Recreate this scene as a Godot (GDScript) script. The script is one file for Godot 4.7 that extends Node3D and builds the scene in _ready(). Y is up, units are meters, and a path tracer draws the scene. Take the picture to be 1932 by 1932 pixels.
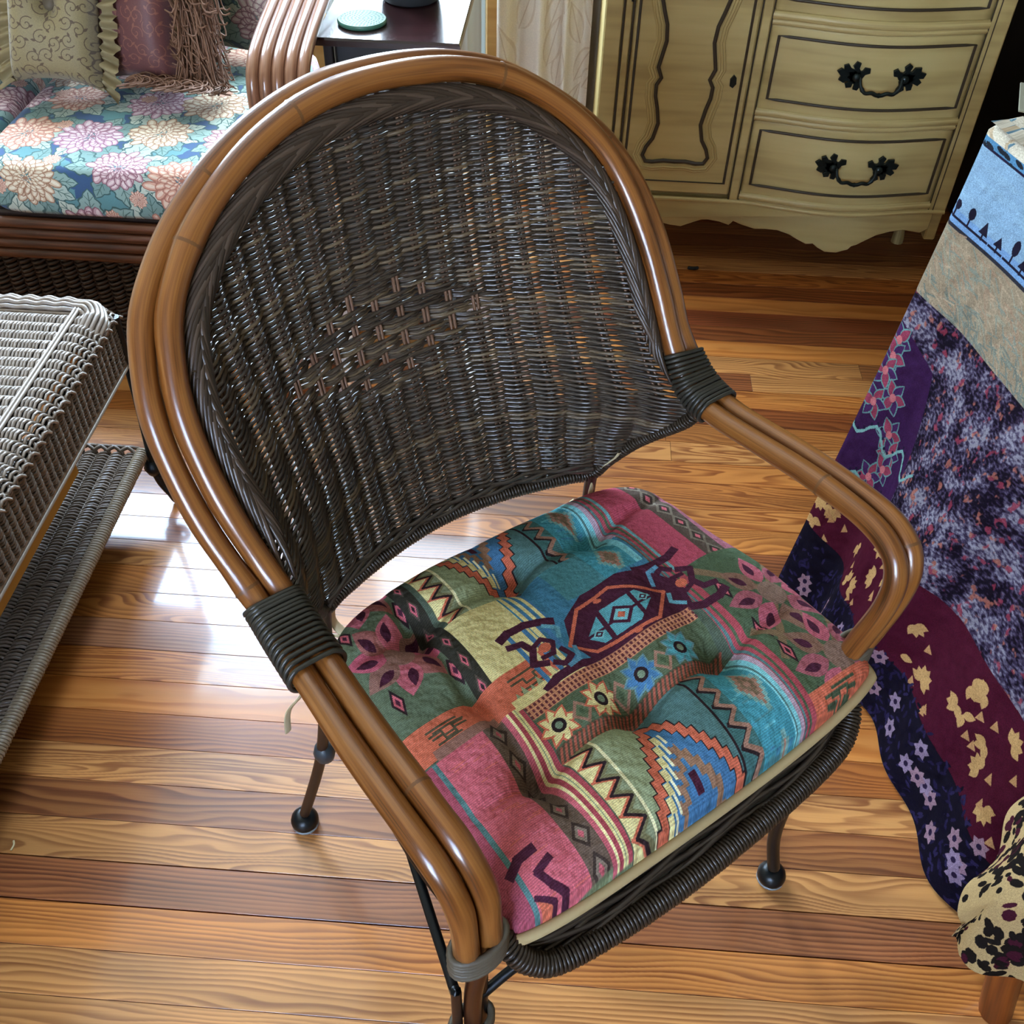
extends Node3D
# A rattan and wicker armchair with a kilim cushion on a heart-pine floor, in a room with a sofa, tables and a painted dresser.

var rng := RandomNumberGenerator.new()
var noise := FastNoiseLite.new()
var names := {}


# ------------------------------------------------------------------ geometry collector
class Geo:
	var v := PackedVector3Array()
	var n := PackedVector3Array()
	var t := PackedVector2Array()
	var ix := PackedInt32Array()

	func tube(path: PackedVector3Array, rad, sides := 6, closed := false, cap := true, us := 1.0) -> void:
		var m := path.size()
		if m < 2:
			return
		var base := v.size()
		var t0 := (path[1] - path[0]).normalized()
		var e1 := t0.cross(Vector3.UP if absf(t0.y) < 0.9 else Vector3.RIGHT).normalized()
		var run := 0.0
		var rings := m + 1 if closed else m
		for i in rings:
			var k := i % m
			var a := path[(k - 1 + m) % m] if (closed or k > 0) else path[k]
			var b := path[(k + 1) % m] if (closed or k < m - 1) else path[k]
			var tg := (b - a).normalized()
			e1 = (e1 - tg * e1.dot(tg)).normalized()
			var e2 := tg.cross(e1)
			if i > 0:
				run += path[k].distance_to(path[(i - 1) % m])
			var r: float = rad if rad is float else rad[k]
			for j in sides + 1:
				var th := TAU * j / sides
				var d := e1 * cos(th) + e2 * sin(th)
				v.push_back(path[k] + d * r)
				n.push_back(d)
				t.push_back(Vector2(run * us, float(j) / sides))
		var w := sides + 1
		for i in rings - 1:
			for j in sides:
				var q := base + i * w + j
				ix.append_array([q, q + w, q + 1, q + 1, q + w, q + w + 1])
		if cap and not closed:
			for end in 2:
				var k := 0 if end == 0 else m - 1
				var tg2 := (path[0] - path[1]).normalized() if end == 0 else (path[m - 1] - path[m - 2]).normalized()
				var c := v.size()
				v.push_back(path[k])
				n.push_back(tg2)
				t.push_back(Vector2(0, 0))
				var ring := base + (0 if end == 0 else (rings - 1) * w)
				for j in sides:
					v.push_back(v[ring + j])
					n.push_back(tg2)
					t.push_back(Vector2(0, 0))
				for j in sides:
					var p1 := c + 1 + j
					var p2 := c + 1 + (j + 1) % sides
					if end == 0:
						ix.append_array([c, p1, p2])
					else:
						ix.append_array([c, p2, p1])

	# a grid of nu x nv points, pts[i * nv + j]; the normal is cross(along i, along j), or its opposite
	func grid(pts: PackedVector3Array, uvs: PackedVector2Array, nu: int, nv: int, flip := false, wrap := false) -> void:
		var base := v.size()
		for i in nu:
			for j in nv:
				var du := pts[mini(i + 1, nu - 1) * nv + j] - pts[maxi(i - 1, 0) * nv + j]
				var j1 := j + 1
				var j0 := j - 1
				if wrap:
					if j1 > nv - 1:
						j1 = 1
					if j0 < 0:
						j0 = nv - 2
				else:
					j1 = mini(j1, nv - 1)
					j0 = maxi(j0, 0)
				var dv := pts[i * nv + j1] - pts[i * nv + j0]
				var nn := du.cross(dv).normalized()
				v.push_back(pts[i * nv + j])
				n.push_back(-nn if flip else nn)
				t.push_back(uvs[i * nv + j])
		for i in nu - 1:
			for j in nv - 1:
				var a := base + i * nv + j
				if flip:
					ix.append_array([a, a + nv, a + 1, a + 1, a + nv, a + nv + 1])
				else:
					ix.append_array([a, a + 1, a + nv, a + 1, a + nv + 1, a + nv])

	# a flat convex face whose normal points away from «inside»
	func face(pts: Array, inside: Vector3, uvs = null) -> void:
		var nn: Vector3 = (pts[1] - pts[0]).cross(pts[2] - pts[0]).normalized()
		var c := Vector3.ZERO
		for p in pts:
			c += p
		c /= pts.size()
		var ccw := true
		if nn.dot(c - inside) < 0:
			nn = -nn
			ccw = false
		var base := v.size()
		for k in pts.size():
			v.push_back(pts[k])
			n.push_back(nn)
			if uvs:
				t.push_back(uvs[k])
			else:
				var q: Vector3 = pts[k]
				if absf(nn.y) > 0.7:
					t.push_back(Vector2(q.x, q.z))
				elif absf(nn.x) > 0.7:
					t.push_back(Vector2(q.z, q.y))
				else:
					t.push_back(Vector2(q.x, q.y))
		for k in range(1, pts.size() - 1):
			if ccw:
				ix.append_array([base, base + k + 1, base + k])
			else:
				ix.append_array([base, base + k, base + k + 1])

	func box(c: Vector3, s: Vector3, bev := 0.003, xf := Transform3D.IDENTITY) -> void:
		var h := s / 2
		bev = minf(bev, minf(h.x, minf(h.y, h.z)) * 0.49)
		var q := h - Vector3.ONE * bev
		var ins := xf * c
		var corner := func(sx, sy, sz, ax): # the vertex of a corner that lies on the face across ax
			var p := Vector3(sx * (h.x if ax == 0 else q.x), sy * (h.y if ax == 1 else q.y), sz * (h.z if ax == 2 else q.z))
			return xf * (c + p)
		for s1: int in [-1, 1]:
			face([corner.call(s1, -1, -1, 0), corner.call(s1, 1, -1, 0), corner.call(s1, 1, 1, 0), corner.call(s1, -1, 1, 0)], ins)
			face([corner.call(-1, s1, -1, 1), corner.call(1, s1, -1, 1), corner.call(1, s1, 1, 1), corner.call(-1, s1, 1, 1)], ins)
			face([corner.call(-1, -1, s1, 2), corner.call(1, -1, s1, 2), corner.call(1, 1, s1, 2), corner.call(-1, 1, s1, 2)], ins)
			for s2: int in [-1, 1]:
				face([corner.call(s1, s2, -1, 0), corner.call(s1, s2, 1, 0), corner.call(s1, s2, 1, 1), corner.call(s1, s2, -1, 1)], ins)
				face([corner.call(s1, -1, s2, 0), corner.call(s1, 1, s2, 0), corner.call(s1, 1, s2, 2), corner.call(s1, -1, s2, 2)], ins)
				face([corner.call(-1, s1, s2, 1), corner.call(1, s1, s2, 1), corner.call(1, s1, s2, 2), corner.call(-1, s1, s2, 2)], ins)
				for s3: int in [-1, 1]:
					face([corner.call(s1, s2, s3, 0), corner.call(s1, s2, s3, 1), corner.call(s1, s2, s3, 2)], ins)

	func lathe(profile: Array, sides := 20, xf := Transform3D.IDENTITY) -> void:
		var pts := PackedVector3Array()
		var uvs := PackedVector2Array()
		for i in profile.size():
			for j in sides + 1:
				var th := TAU * j / sides
				pts.push_back(xf * Vector3(profile[i].x * cos(th), profile[i].y, profile[i].x * sin(th)))
				uvs.push_back(Vector2(float(j) / sides, float(i) / profile.size()))
		grid(pts, uvs, profile.size(), sides + 1, false, true)

	# a polygon in x and y pushed from z0 back to z1, with a bevel on its front edge; bow(x) shifts z
	func prism(poly: PackedVector2Array, z0: float, z1: float, bev := 0.0, bow = null, xf := Transform3D.IDENTITY) -> void:
		var m := poly.size()
		var tri := Geometry2D.triangulate_polygon(poly)
		var area := 0.0
		for i in m:
			area += poly[i].cross(poly[(i + 1) % m])
		var sgn := 1.0 if area > 0 else -1.0
		var front := PackedVector2Array()
		for i in m:
			var a := (poly[i] - poly[(i - 1 + m) % m]).normalized()
			var b := (poly[(i + 1) % m] - poly[i]).normalized()
			var nrm := (Vector2(-a.y, a.x) + Vector2(-b.y, b.x)).normalized() * sgn
			front.push_back(poly[i] + nrm * bev)
		var at := func(p: Vector2, z: float) -> Vector3:
			return xf * Vector3(p.x, p.y, z + (bow.call(p.x) if bow != null else 0.0))
		var dirz := 1.0 if z0 > z1 else -1.0
		var zb := z0 - dirz * bev
		for side in 2:
			var base := v.size()
			var nz := xf.basis * Vector3(0, 0, dirz if side == 0 else -dirz)
			for i in m:
				v.push_back(at.call(front[i] if side == 0 else poly[i], z0 if side == 0 else z1))
				n.push_back(nz)
				t.push_back(poly[i])
			for k in range(0, tri.size(), 3):
				var a2 := poly[tri[k]]
				var c2 := (poly[tri[k + 1]] - a2).cross(poly[tri[k + 2]] - a2)
				var ccw := (c2 > 0) == (nz.dot(xf.basis * Vector3(0, 0, 1)) > 0)
				if ccw:
					ix.append_array([base + tri[k], base + tri[k + 2], base + tri[k + 1]])
				else:
					ix.append_array([base + tri[k], base + tri[k + 1], base + tri[k + 2]])
		for i in m:
			var j := (i + 1) % m
			var out2 := Vector2(poly[j].y - poly[i].y, poly[i].x - poly[j].x) * sgn
			var mid := (poly[i] + poly[j]) / 2 - out2.normalized() * 0.01
			var ins: Vector3 = at.call(mid, (z0 + z1) / 2)
			face([at.call(poly[i], zb), at.call(poly[j], zb), at.call(poly[j], z1), at.call(poly[i], z1)], ins)
			if bev > 0:
				face([at.call(front[i], z0), at.call(front[j], z0), at.call(poly[j], zb), at.call(poly[i], zb)], ins)

	func mesh() -> ArrayMesh:
		var a := []
		a.resize(Mesh.ARRAY_MAX)
		a[Mesh.ARRAY_VERTEX] = v
		a[Mesh.ARRAY_NORMAL] = n
		a[Mesh.ARRAY_TEX_UV] = t
		a[Mesh.ARRAY_INDEX] = ix
		var m := ArrayMesh.new()
		m.add_surface_from_arrays(Mesh.PRIMITIVE_TRIANGLES, a)
		return m


# ------------------------------------------------------------------ painter for printed and woven cloth
class Paint:
	var im: Image
	var s := 1.0
	var o := Vector2.ZERO
	var w := 0
	var h := 0

	func _init(width: int, height: int, scale: float, origin: Vector2, back: Color) -> void:
		im = Image.create(width, height, false, Image.FORMAT_RGB8)
		im.fill(back)
		s = scale
		o = origin
		w = width
		h = height

	func rect(x0: float, y0: float, x1: float, y1: float, c: Color) -> void:
		var a := Vector2i((Vector2(minf(x0, x1), minf(y0, y1)) - o) * s)
		var b := Vector2i((Vector2(maxf(x0, x1), maxf(y0, y1)) - o) * s)
		im.fill_rect(Rect2i(a, Vector2i(maxi(b.x - a.x, 1), maxi(b.y - a.y, 1))), c)

	func poly(pts: Array, c: Color) -> void:
		var q := PackedVector2Array()
		var y0 := 1e9
		var y1 := -1e9
		for p in pts:
			var r: Vector2 = (p - o) * s
			q.push_back(r)
			y0 = minf(y0, r.y)
			y1 = maxf(y1, r.y)
		var m := q.size()
		for y in range(maxi(int(y0), 0), mini(int(y1) + 1, h)):
			var yc := y + 0.5
			var xs := []
			for i in m:
				var a := q[i]
				var b := q[(i + 1) % m]
				if (a.y <= yc) != (b.y <= yc):
					xs.push_back(a.x + (yc - a.y) / (b.y - a.y) * (b.x - a.x))
			xs.sort()
			for k in range(0, xs.size() - 1, 2):
				var xa := int(round(xs[k]))
				var xb := int(round(xs[k + 1]))
				if xb > xa:
					im.fill_rect(Rect2i(xa, y, xb - xa, 1), c)

	func line(pts: Array, wd: float, c: Color) -> void:
		for i in pts.size() - 1:
			var d: Vector2 = (pts[i + 1] - pts[i]).normalized()
			var k := Vector2(-d.y, d.x) * wd / 2
			var e: Vector2 = d * wd * 0.3
			poly([pts[i] + k - e, pts[i + 1] + k + e, pts[i + 1] - k + e, pts[i] - k - e], c)

	func oval(c: Vector2, rx: float, ry: float, rot: float, col: Color, k := 12) -> void:
		var p := []
		for i in k:
			var th := TAU * i / k
			p.push_back(c + Vector2(rx * cos(th), ry * sin(th)).rotated(rot))
		poly(p, col)

	func leaf(c: Vector2, ln: float, wd: float, rot: float, col: Color, lobes := 0) -> void:
		var p := []
		var m := 9 if lobes == 0 else lobes * 4
		for side: int in [1, -1]:
			for i in m:
				var f := float(i) / (m - 1) if side == 1 else 1.0 - float(i) / (m - 1)
				var ww := sin(PI * pow(f, 0.8)) * wd
				if lobes > 0:
					ww *= 0.72 + 0.38 * absf(sin(PI * lobes * f))
				p.push_back(c + Vector2(f * ln, side * ww).rotated(rot))
		poly(p, col)

	# yarn: every thread and every row a little lighter or darker
	func yarn(seed_: int, amount: float, rows: float, cols: float, row_amount: float, level := 1.0) -> void:
		var d := im.get_data()
		var r := RandomNumberGenerator.new()
		r.seed = seed_
		var fl := FastNoiseLite.new()
		fl.seed = seed_
		fl.frequency = 0.02
		var tab := PackedFloat32Array()
		for i in 4096:
			tab.push_back(1.0 + r.randfn() * amount)
		var k := 0
		for y in h:
			var fy := level - row_amount * (1.0 if rows > 0 and fmod(y, rows) < rows * 0.4 else 0.0)
			for x in w:
				var g := fy * tab[(x * 7 + y * 131 + (x * y) % 977) & 4095]
				if cols > 0 and fmod(x, cols) < 1.0:
					g *= 0.93
				for ch in 3:
					d[k + ch] = clampi(int(d[k + ch] * g), 0, 255)
				k += 3
		im = Image.create_from_data(w, h, false, Image.FORMAT_RGB8, d)

	func tex() -> ImageTexture:
		im.generate_mipmaps()
		return ImageTexture.create_from_image(im)


# ------------------------------------------------------------------ naming and tagging
func numbered(called: String) -> String:
	if not names.has(called):
		names[called] = 0
		return called
	names[called] += 1
	return "%s_%03d" % [called, names[called]]


func tag(o: Node, label: String, category: String, group := "") -> Node:
	o.set_meta("label", label)
	o.set_meta("category", category)
	if group != "":
		o.set_meta("group", group)
	return o


func thing(called: String, label: String, category: String, at := Vector3.ZERO, turn := 0.0, group := "") -> Node3D:
	var o := Node3D.new()
	o.name = numbered(called)
	add_child(o, true)
	o.position = at
	o.rotation.y = turn
	tag(o, label, category, group)
	return o


func obj(called: String, g, m: Material, parent: Node = self, label := "") -> MeshInstance3D:
	var o := MeshInstance3D.new()
	o.mesh = g.mesh() if g is Geo else g
	o.material_override = m
	o.name = numbered(called) if parent == self else called
	parent.add_child(o, true)
	o.cast_shadow = GeometryInstance3D.SHADOW_CASTING_SETTING_ON
	if label != "":
		o.set_meta("label", label)
	return o


func struct(called: String, g, m: Material) -> MeshInstance3D:
	var o := obj(called, g, m)
	o.set_meta("kind", "structure")
	return o


func stuff(o: Node) -> Node:
	o.set_meta("kind", "stuff")
	return o


# ------------------------------------------------------------------ materials and textures
func mat(c: Color, rough := 0.6, tex: Texture2D = null, coat := 0.0) -> StandardMaterial3D:
	var m := StandardMaterial3D.new()
	m.albedo_color = c
	m.roughness = rough
	m.albedo_texture = tex
	if coat > 0.0:
		m.clearcoat_enabled = true
		m.clearcoat = coat
		m.clearcoat_roughness = 0.12
	return m


func hexc(s: String) -> Color:
	return Color.html(s)


# streaky wood for poles and furniture: u runs along the grain
func streaks(seed_: int, ramp: Array, fu: float, fv: float) -> ImageTexture:
	var wd := 512
	var ht := 256
	var d := PackedByteArray()
	d.resize(wd * ht * 3)
	var f := FastNoiseLite.new()
	f.seed = seed_
	f.frequency = 1.0
	f.fractal_octaves = 3
	var k := 0
	for y in ht:
		var th := TAU * y / ht
		for x in wd:
			var ph := TAU * x / wd
			var a := f.get_noise_3d(cos(th) * fv, sin(th) * fv, sin(ph) * fu) * 0.9 + 0.5
			a = clampf(a + f.get_noise_3d(cos(th) * fv * 6.0, sin(th) * fv * 6.0, cos(ph) * fu * 1.3) * 0.35, 0.0, 0.999)
			var q := a * (ramp.size() - 1)
			var c: Color = ramp[int(q)].lerp(ramp[int(q) + 1], q - int(q))
			d[k] = int(c.r * 255)
			d[k + 1] = int(c.g * 255)
			d[k + 2] = int(c.b * 255)
			k += 3
	var im := Image.create_from_data(wd, ht, false, Image.FORMAT_RGB8, d)
	im.generate_mipmaps()
	return ImageTexture.create_from_image(im)


# heart pine: u along the board (1.6 m), v across (60 mm)
func pine(seed_: int, stripes: float, wander: float, flame: float, early: Color, late: Color, fine: float) -> ImageTexture:
	var wd := 1536
	var ht := 72
	var d := PackedByteArray()
	d.resize(wd * ht * 3)
	var f := FastNoiseLite.new()
	f.seed = seed_
	f.frequency = 1.0
	f.fractal_octaves = 2
	var f2 := FastNoiseLite.new()
	f2.seed = seed_ + 50
	f2.frequency = 1.0
	f2.fractal_octaves = 3
	var k := 0
	for y in ht:
		var vv := float(y) / ht
		for x in wd:
			var cu := cos(TAU * x / wd) * 0.255
			var su := sin(TAU * x / wd) * 0.255
			var wob := f.get_noise_3d(cu * 3.0, su * 3.0, vv * 0.9) * wander
			var q := (vv - 0.5) * stripes + wob
			if flame > 0.0:
				var bend := vv - 0.5 + f.get_noise_3d(cu * 2.0, su * 2.0, 7.0) * 0.35
				q = sqrt(bend * bend * stripes * stripes + 0.1) + f.get_noise_3d(cu * 1.6 + 4.0, su * 1.6, vv * 1.2) * flame
			var s := q - floorf(q)
			var sh := smoothstep(0.15, 0.84, s) * (1.0 - smoothstep(0.88, 1.0, s))
			var fibre := f2.get_noise_3d(cu * 7.0, su * 7.0, vv * 60.0)
			sh = clampf(sh * (0.62 + 0.5 * f2.get_noise_3d(cu * 1.1 + 9.0, su * 1.1, vv * 2.0)) + (fine + 0.14) * fibre, 0.0, 1.0)
			var c := early.lerp(late, sh)
			var b := 1.0 + 0.16 * f2.get_noise_3d(cu * 2.2, su * 2.2 + 5.0, vv * 0.8) + 0.05 * fibre
			d[k] = clampi(int(c.r * 255 * b), 0, 255)
			d[k + 1] = clampi(int(c.g * 255 * b), 0, 255)
			d[k + 2] = clampi(int(c.b * 255 * b), 0, 255)
			k += 3
	var im := Image.create_from_data(wd, ht, false, Image.FORMAT_RGB8, d)
	im.generate_mipmaps()
	return ImageTexture.create_from_image(im)


func bumps(seed_: int, freq: float, strength: float, side := 256) -> NoiseTexture2D:
	var f := FastNoiseLite.new()
	f.seed = seed_
	f.frequency = freq
	f.fractal_octaves = 3
	var t := NoiseTexture2D.new()
	t.width = side
	t.height = side
	t.noise = f
	t.seamless = true
	t.as_normal_map = true
	t.bump_strength = strength
	return t


# ------------------------------------------------------------------ paths
func smooth(pts: Array, per: int) -> PackedVector3Array:
	var out := PackedVector3Array()
	var m := pts.size()
	for i in m - 1:
		var p0: Vector3 = pts[maxi(i - 1, 0)]
		var p1: Vector3 = pts[i]
		var p2: Vector3 = pts[i + 1]
		var p3: Vector3 = pts[mini(i + 2, m - 1)]
		for k in per:
			out.push_back(p1.cubic_interpolate(p2, p0, p3, float(k) / per))
	out.push_back(pts[m - 1])
	return out


func seg(a: Vector3, b: Vector3) -> PackedVector3Array:
	return PackedVector3Array([a, b])


# rings of cane close to each other round a path: the wrapping of a rim
func coil(g: Geo, path: PackedVector3Array, rad: float, wire: float, pitch: float, sides := 5, around := 10) -> void:
	var run := 0.0
	var next := 0.0
	for i in path.size() - 1:
		var a := path[i]
		var b := path[i + 1]
		var ln := a.distance_to(b)
		var tg := (b - a).normalized()
		var e1 := tg.cross(Vector3.UP if absf(tg.y) < 0.85 else Vector3.RIGHT).normalized()
		var e2 := tg.cross(e1)
		while next <= run + ln:
			var c := a + tg * (next - run)
			var ring := PackedVector3Array()
			for j in around:
				var th := TAU * j / around
				ring.push_back(c + (e1 * cos(th) + e2 * sin(th)) * rad + tg * pitch * 0.25 * sin(th))
			g.tube(ring, wire * (0.9 + 0.2 * rng.randf()), sides, true, false)
			next += pitch
		run += ln


# a flat panel of wicker: strands along «u», stakes along «w», bulging along n
func weave_panel(g: Geo, o: Vector3, u: Vector3, lu: float, w: Vector3, lw: float, n: Vector3, pitch: float, stake: float, rad: float, amp: float, bend = null) -> void:
	var rows := int(lw / pitch)
	var cols := int(lu / stake)
	for r in rows:
		var path := PackedVector3Array()
		var off := rng.randf_range(-0.12, 0.12) * pitch
		for k in cols:
			# over a stake the strand leans to the next lane, then dives back behind it
			for q in 4:
				var f: float = [0.04, 0.36, 0.68, 0.96][q]
				var lean: float = [-0.42, -0.16, 0.16, 0.42][q] * pitch
				var a: float = [-0.9, 0.95, 0.95, -0.9][q] * amp + rng.randf_range(-0.0003, 0.0003)
				var p := o + u * ((k + f) * stake) + w * ((r + 0.5) * pitch + off + lean) + n * a
				path.push_back(bend.call(p) if bend != null else p)
		g.tube(path, rad * rng.randf_range(0.9, 1.08), 4, false, false)


func _ready() -> void:
	rng.seed = 11
	noise.seed = 3
	set_view()
	build_room()
	build_dresser()
	build_sofa()
	build_side_table()
	build_coffee_table()
	build_quilt()
	build_chair()
	build_cushion()
	build_small_things()


# ------------------------------------------------------------------ camera, sky, light, exposure
func set_view() -> void:
	var cam := Camera3D.new()
	cam.name = "camera"
	cam.transform = Transform3D(Basis(Vector3(0.9976, 0.0214, -0.0657), Vector3(-0.0619, 0.7103, -0.7012), Vector3(0.0317, 0.7036, 0.7099)), Vector3(0, 1.35, 0))
	cam.fov = 53.13
	cam.near = 0.05
	add_child(cam)
	cam.current = true
	var sky := ProceduralSkyMaterial.new()
	sky.sky_top_color = Color(0.62, 0.76, 0.95)
	sky.sky_horizon_color = Color(0.88, 0.94, 1.0)
	sky.ground_bottom_color = Color(0.35, 0.38, 0.33)
	sky.ground_horizon_color = Color(0.7, 0.75, 0.72)
	sky.sky_energy_multiplier = 12.0
	sky.ground_energy_multiplier = 1.5
	var e := Environment.new()
	e.background_mode = Environment.BG_SKY
	e.sky = Sky.new()
	e.sky.sky_material = sky
	e.tonemap_mode = Environment.TONE_MAPPER_LINEAR
	e.tonemap_exposure = 0.135
	e.sdfgi_enabled = true
	e.ssao_enabled = true
	e.ssil_enabled = true
	var we := WorldEnvironment.new()
	we.name = "world"
	we.environment = e
	add_child(we)
	# daylight through the openings: two windows in the back wall, one behind the photographer
	area("window_light_back", Vector3(-1.48, 1.62, -2.66), Vector3(-1.48, 1.3, 0), Vector2(0.9, 1.6), Color(0.84, 0.93, 1.0), 85.0)
	area("window_light_side", Vector3(-0.435, 1.45, -2.60), Vector3(-0.435, 1.2, 0), Vector2(0.38, 1.9), Color(0.84, 0.93, 1.0), 45.0)
	area("window_light_rear", Vector3(-0.7, 1.6, 2.36), Vector3(-0.45, 0.6, -0.6), Vector2(1.1, 1.5), Color(1.0, 0.95, 0.88), 13.0)


func area(called: String, at: Vector3, to: Vector3, size: Vector2, c: Color, energy: float) -> void:
	var l := AreaLight3D.new()
	l.name = called
	l.area_size = size
	l.light_color = c
	l.light_energy = energy
	l.area_range = 12.0
	l.area_attenuation = 2.0
	l.shadow_enabled = true
	add_child(l)
	l.look_at_from_position(at, to)


# ------------------------------------------------------------------ room
func build_room() -> void:
	var plaster := mat(hexc("b9a98c"), 0.9)
	plaster.normal_enabled = true
	plaster.normal_texture = bumps(4, 0.03, 2.0)
	plaster.uv1_triplanar = true
	var white := mat(hexc("e4dfd2"), 0.9)
	var sub := Geo.new()
	sub.box(Vector3(-0.1, -0.065, -0.1), Vector3(5.2, 0.09, 5.6), 0.0)
	var fl := struct("floor", sub, mat(hexc("1c120b"), 0.9))
	# boards: 60 mm wide, running along x
	var early := hexc("ca8d50")
	var late := hexc("7f4a26")
	var tx := [
		pine(1, 8.0, 1.6, 0.0, early, late, 0.10), pine(2, 8.0, 2.2, 0.0, early, late, 0.12), pine(3, 6.0, 3.6, 0.0, early, late, 0.12),
		pine(4, 6.0, 0.0, 4.5, early, hexc("7c421d"), 0.10), pine(5, 2.0, 1.0, 0.0, early, hexc("a5652f"), 0.22), pine(6, 5.0, 1.6, 0.0, hexc("b07c50"), hexc("6a3d26"), 0.22),
		pine(7, 9.0, 1.4, 0.0, hexc("ad7650"), hexc("653a28"), 0.15), pine(8, 5.0, 0.0, 5.5, early, hexc("743e1e"), 0.14),
	]
	var tones := ["ffffff", "f6e6d0", "e8d2b6", "ffeacb", "d9ba9c", "c79c7c", "f2dfc4", "b98c70"]
	var bank := {}
	for a in tx.size():
		for b in tones.size():
			var m := mat(hexc(tones[b]), 0.36, tx[a], 0.5)
			m.clearcoat_roughness = 0.10
			bank[a * 8 + b] = m
	var r := RandomNumberGenerator.new()
	r.seed = 21
	# rows that the photograph shows: k counts boards from z = -0.57 away from the camera; texture, tone
	var seen := {-3: [1, 0], -2: [0, 0], -1: [0, 3], 0: [6, 2], 1: [2, 0], 2: [5, 2], 3: [7, 0], 4: [1, 4], 5: [4, 3], 6: [3, 6], 7: [4, 3], 8: [2, 1], 16: [3, 0], 17: [1, 2], 18: [5, 5], 19: [3, 3], 20: [6, 4], 21: [2, 0], 22: [4, 3], 23: [5, 5], 24: [6, 7], 25: [4, 2], 26: [5, 5]}
	for k in range(-17, 37):
		var z1 := -0.57 - k * 0.0602
		var z0 := z1 - 0.0602
		var x := -2.5 - r.randf() * 3.0
		while x < 2.3:
			var ln := r.randf_range(2.2, 4.2)
			if k in [0, 1, 2, 3, -1, -2] and x < -1.0:
				ln = 6.0
			if k == 20:
				ln = 0.43 - x if x < 0.4 else 3.0
			var x1 := minf(x + ln, 2.4)
			var xa := maxf(x, -2.5)
			if x1 - xa > 0.05:
				var pick: Array = seen.get(k, [])
				var ti := r.randi() % 8
				var to := r.randi() % 7
				if pick.size() and (r.randf() < 0.65 or (xa < 0.2 and x1 > 0.2)):
					ti = pick[0]
					to = pick[1]
				var g := Geo.new()
				plank(g, xa, x1 - 0.0006, z0 + (0.0016 if k in [0, -1] else 0.0005), z1 - 0.0004, -0.02 , r.randf_range(-0.0002, 0.0), r.randf() * 1.6, r.randi() % 2 == 0)
				obj("plank", g, bank[ti * 8 + to], fl)
			x = x1
	# walls with their thickness; the back wall has two tall openings
	var wb := Geo.new()
	wall_with_holes(wb, -2.6, 2.5, 0.0, 2.9, -2.75, -2.9, [[-1.95, -1.0, 0.8, 2.45], [-0.64, -0.23, 0.06, 2.45]])
	struct("wall_back", wb, plaster)
	var wl := Geo.new()
	wl.box(Vector3(-2.62, 1.45, -0.1), Vector3(0.14, 2.98, 5.6), 0.0)
	struct("wall_left", wl, plaster)
	var wr := Geo.new()
	wr.box(Vector3(2.46, 1.45, -0.1), Vector3(0.14, 2.98, 5.6), 0.0)
	struct("wall_right", wr, plaster)
	var wf := Geo.new()
	wall_with_holes(wf, -2.6, 2.5, 0.0, 2.9, 2.55, 2.4, [[-1.25, -0.15, 0.8, 2.4]])
	struct("wall_front", wf, plaster)
	var ce := Geo.new()
	ce.box(Vector3(-0.1, 2.97, -0.1), Vector3(5.2, 0.12, 5.6), 0.0)
	struct("ceiling", ce, white)
	# windows: sash, panes, casing
	var casing := mat(hexc("fff0dc"), 0.4, streaks(9, [hexc("b88a4c"), hexc("e0bb7c")], 0.4, 1.5), 0.3)
	var sash := mat(hexc("e9e4d6"), 0.5)
	var glass := mat(Color(0.95, 0.98, 1.0, 0.08), 0.02)
	glass.transparency = BaseMaterial3D.TRANSPARENCY_ALPHA
	var wn := 0
	for w in [[-1.95, -1.0, 0.8, 2.45, -2.82], [-0.64, -0.23, 0.06, 2.45, -2.82], [-1.25, -0.15, 0.8, 2.4, 2.475]]:
		wn += 1
		var g := Geo.new()
		var cx: float = (w[0] + w[1]) / 2
		var cy: float = (w[2] + w[3]) / 2
		for s: int in [-1, 1]:
			g.box(Vector3(cx + s * (w[1] - w[0] - 0.04) / 2, cy, w[4]), Vector3(0.04, w[3] - w[2], 0.05))
		for y in [w[2] + 0.025, cy, w[3] - 0.025]:
			g.box(Vector3(cx, y, w[4]), Vector3(w[1] - w[0] - 0.08, 0.05, 0.045))
		var win := struct("window_%d" % wn, g, sash)
		for half in 2:
			var p := Geo.new()
			var y0: float = w[2] + 0.05 if half == 0 else cy + 0.025
			var y1: float = cy - 0.025 if half == 0 else w[3] - 0.05
			p.box(Vector3(cx, (y0 + y1) / 2, w[4]), Vector3(w[1] - w[0] - 0.08, y1 - y0, 0.004), 0.0005)
			obj("pane", p, glass, win)
	for x: float in [-0.66, -0.205]:
		var g := Geo.new()
		g.box(Vector3(x, 1.25, -2.737), Vector3(0.042, 2.46, 0.026), 0.004)
		struct("trim_%d" % (1 if x < -0.4 else 2), g, casing)
	var bb := Geo.new()
	bb.box(Vector3(1.2, 0.06, -2.741), Vector3(2.4, 0.12, 0.018), 0.004)
	struct("baseboard_back", bb, casing)
	# curtains
	var lea := curtain_print()
	var cloth := mat(Color.WHITE, 0.85, lea)
	cloth.backlight = Color(0.55, 0.5, 0.42)
	cloth.rim_enabled = true
	cloth.rim = 0.3
	var ca := curtain(-1.0, -0.685, -2.66, 0.02, 2.55, 5, 0.018)
	tag(obj("curtain", ca, cloth), "cream leaf-patterned curtain hanging between sofa arm and dark side table", "curtain", "patterned curtains")
	var cb := curtain(-0.192, 0.042, -2.655, 0.02, 2.55, 3, 0.02)
	tag(obj("curtain", cb, cloth), "cream leaf-patterned curtain hanging beside the painted dresser", "curtain", "patterned curtains")
	var net := mat(hexc("eef6f2"), 0.8)
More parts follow.
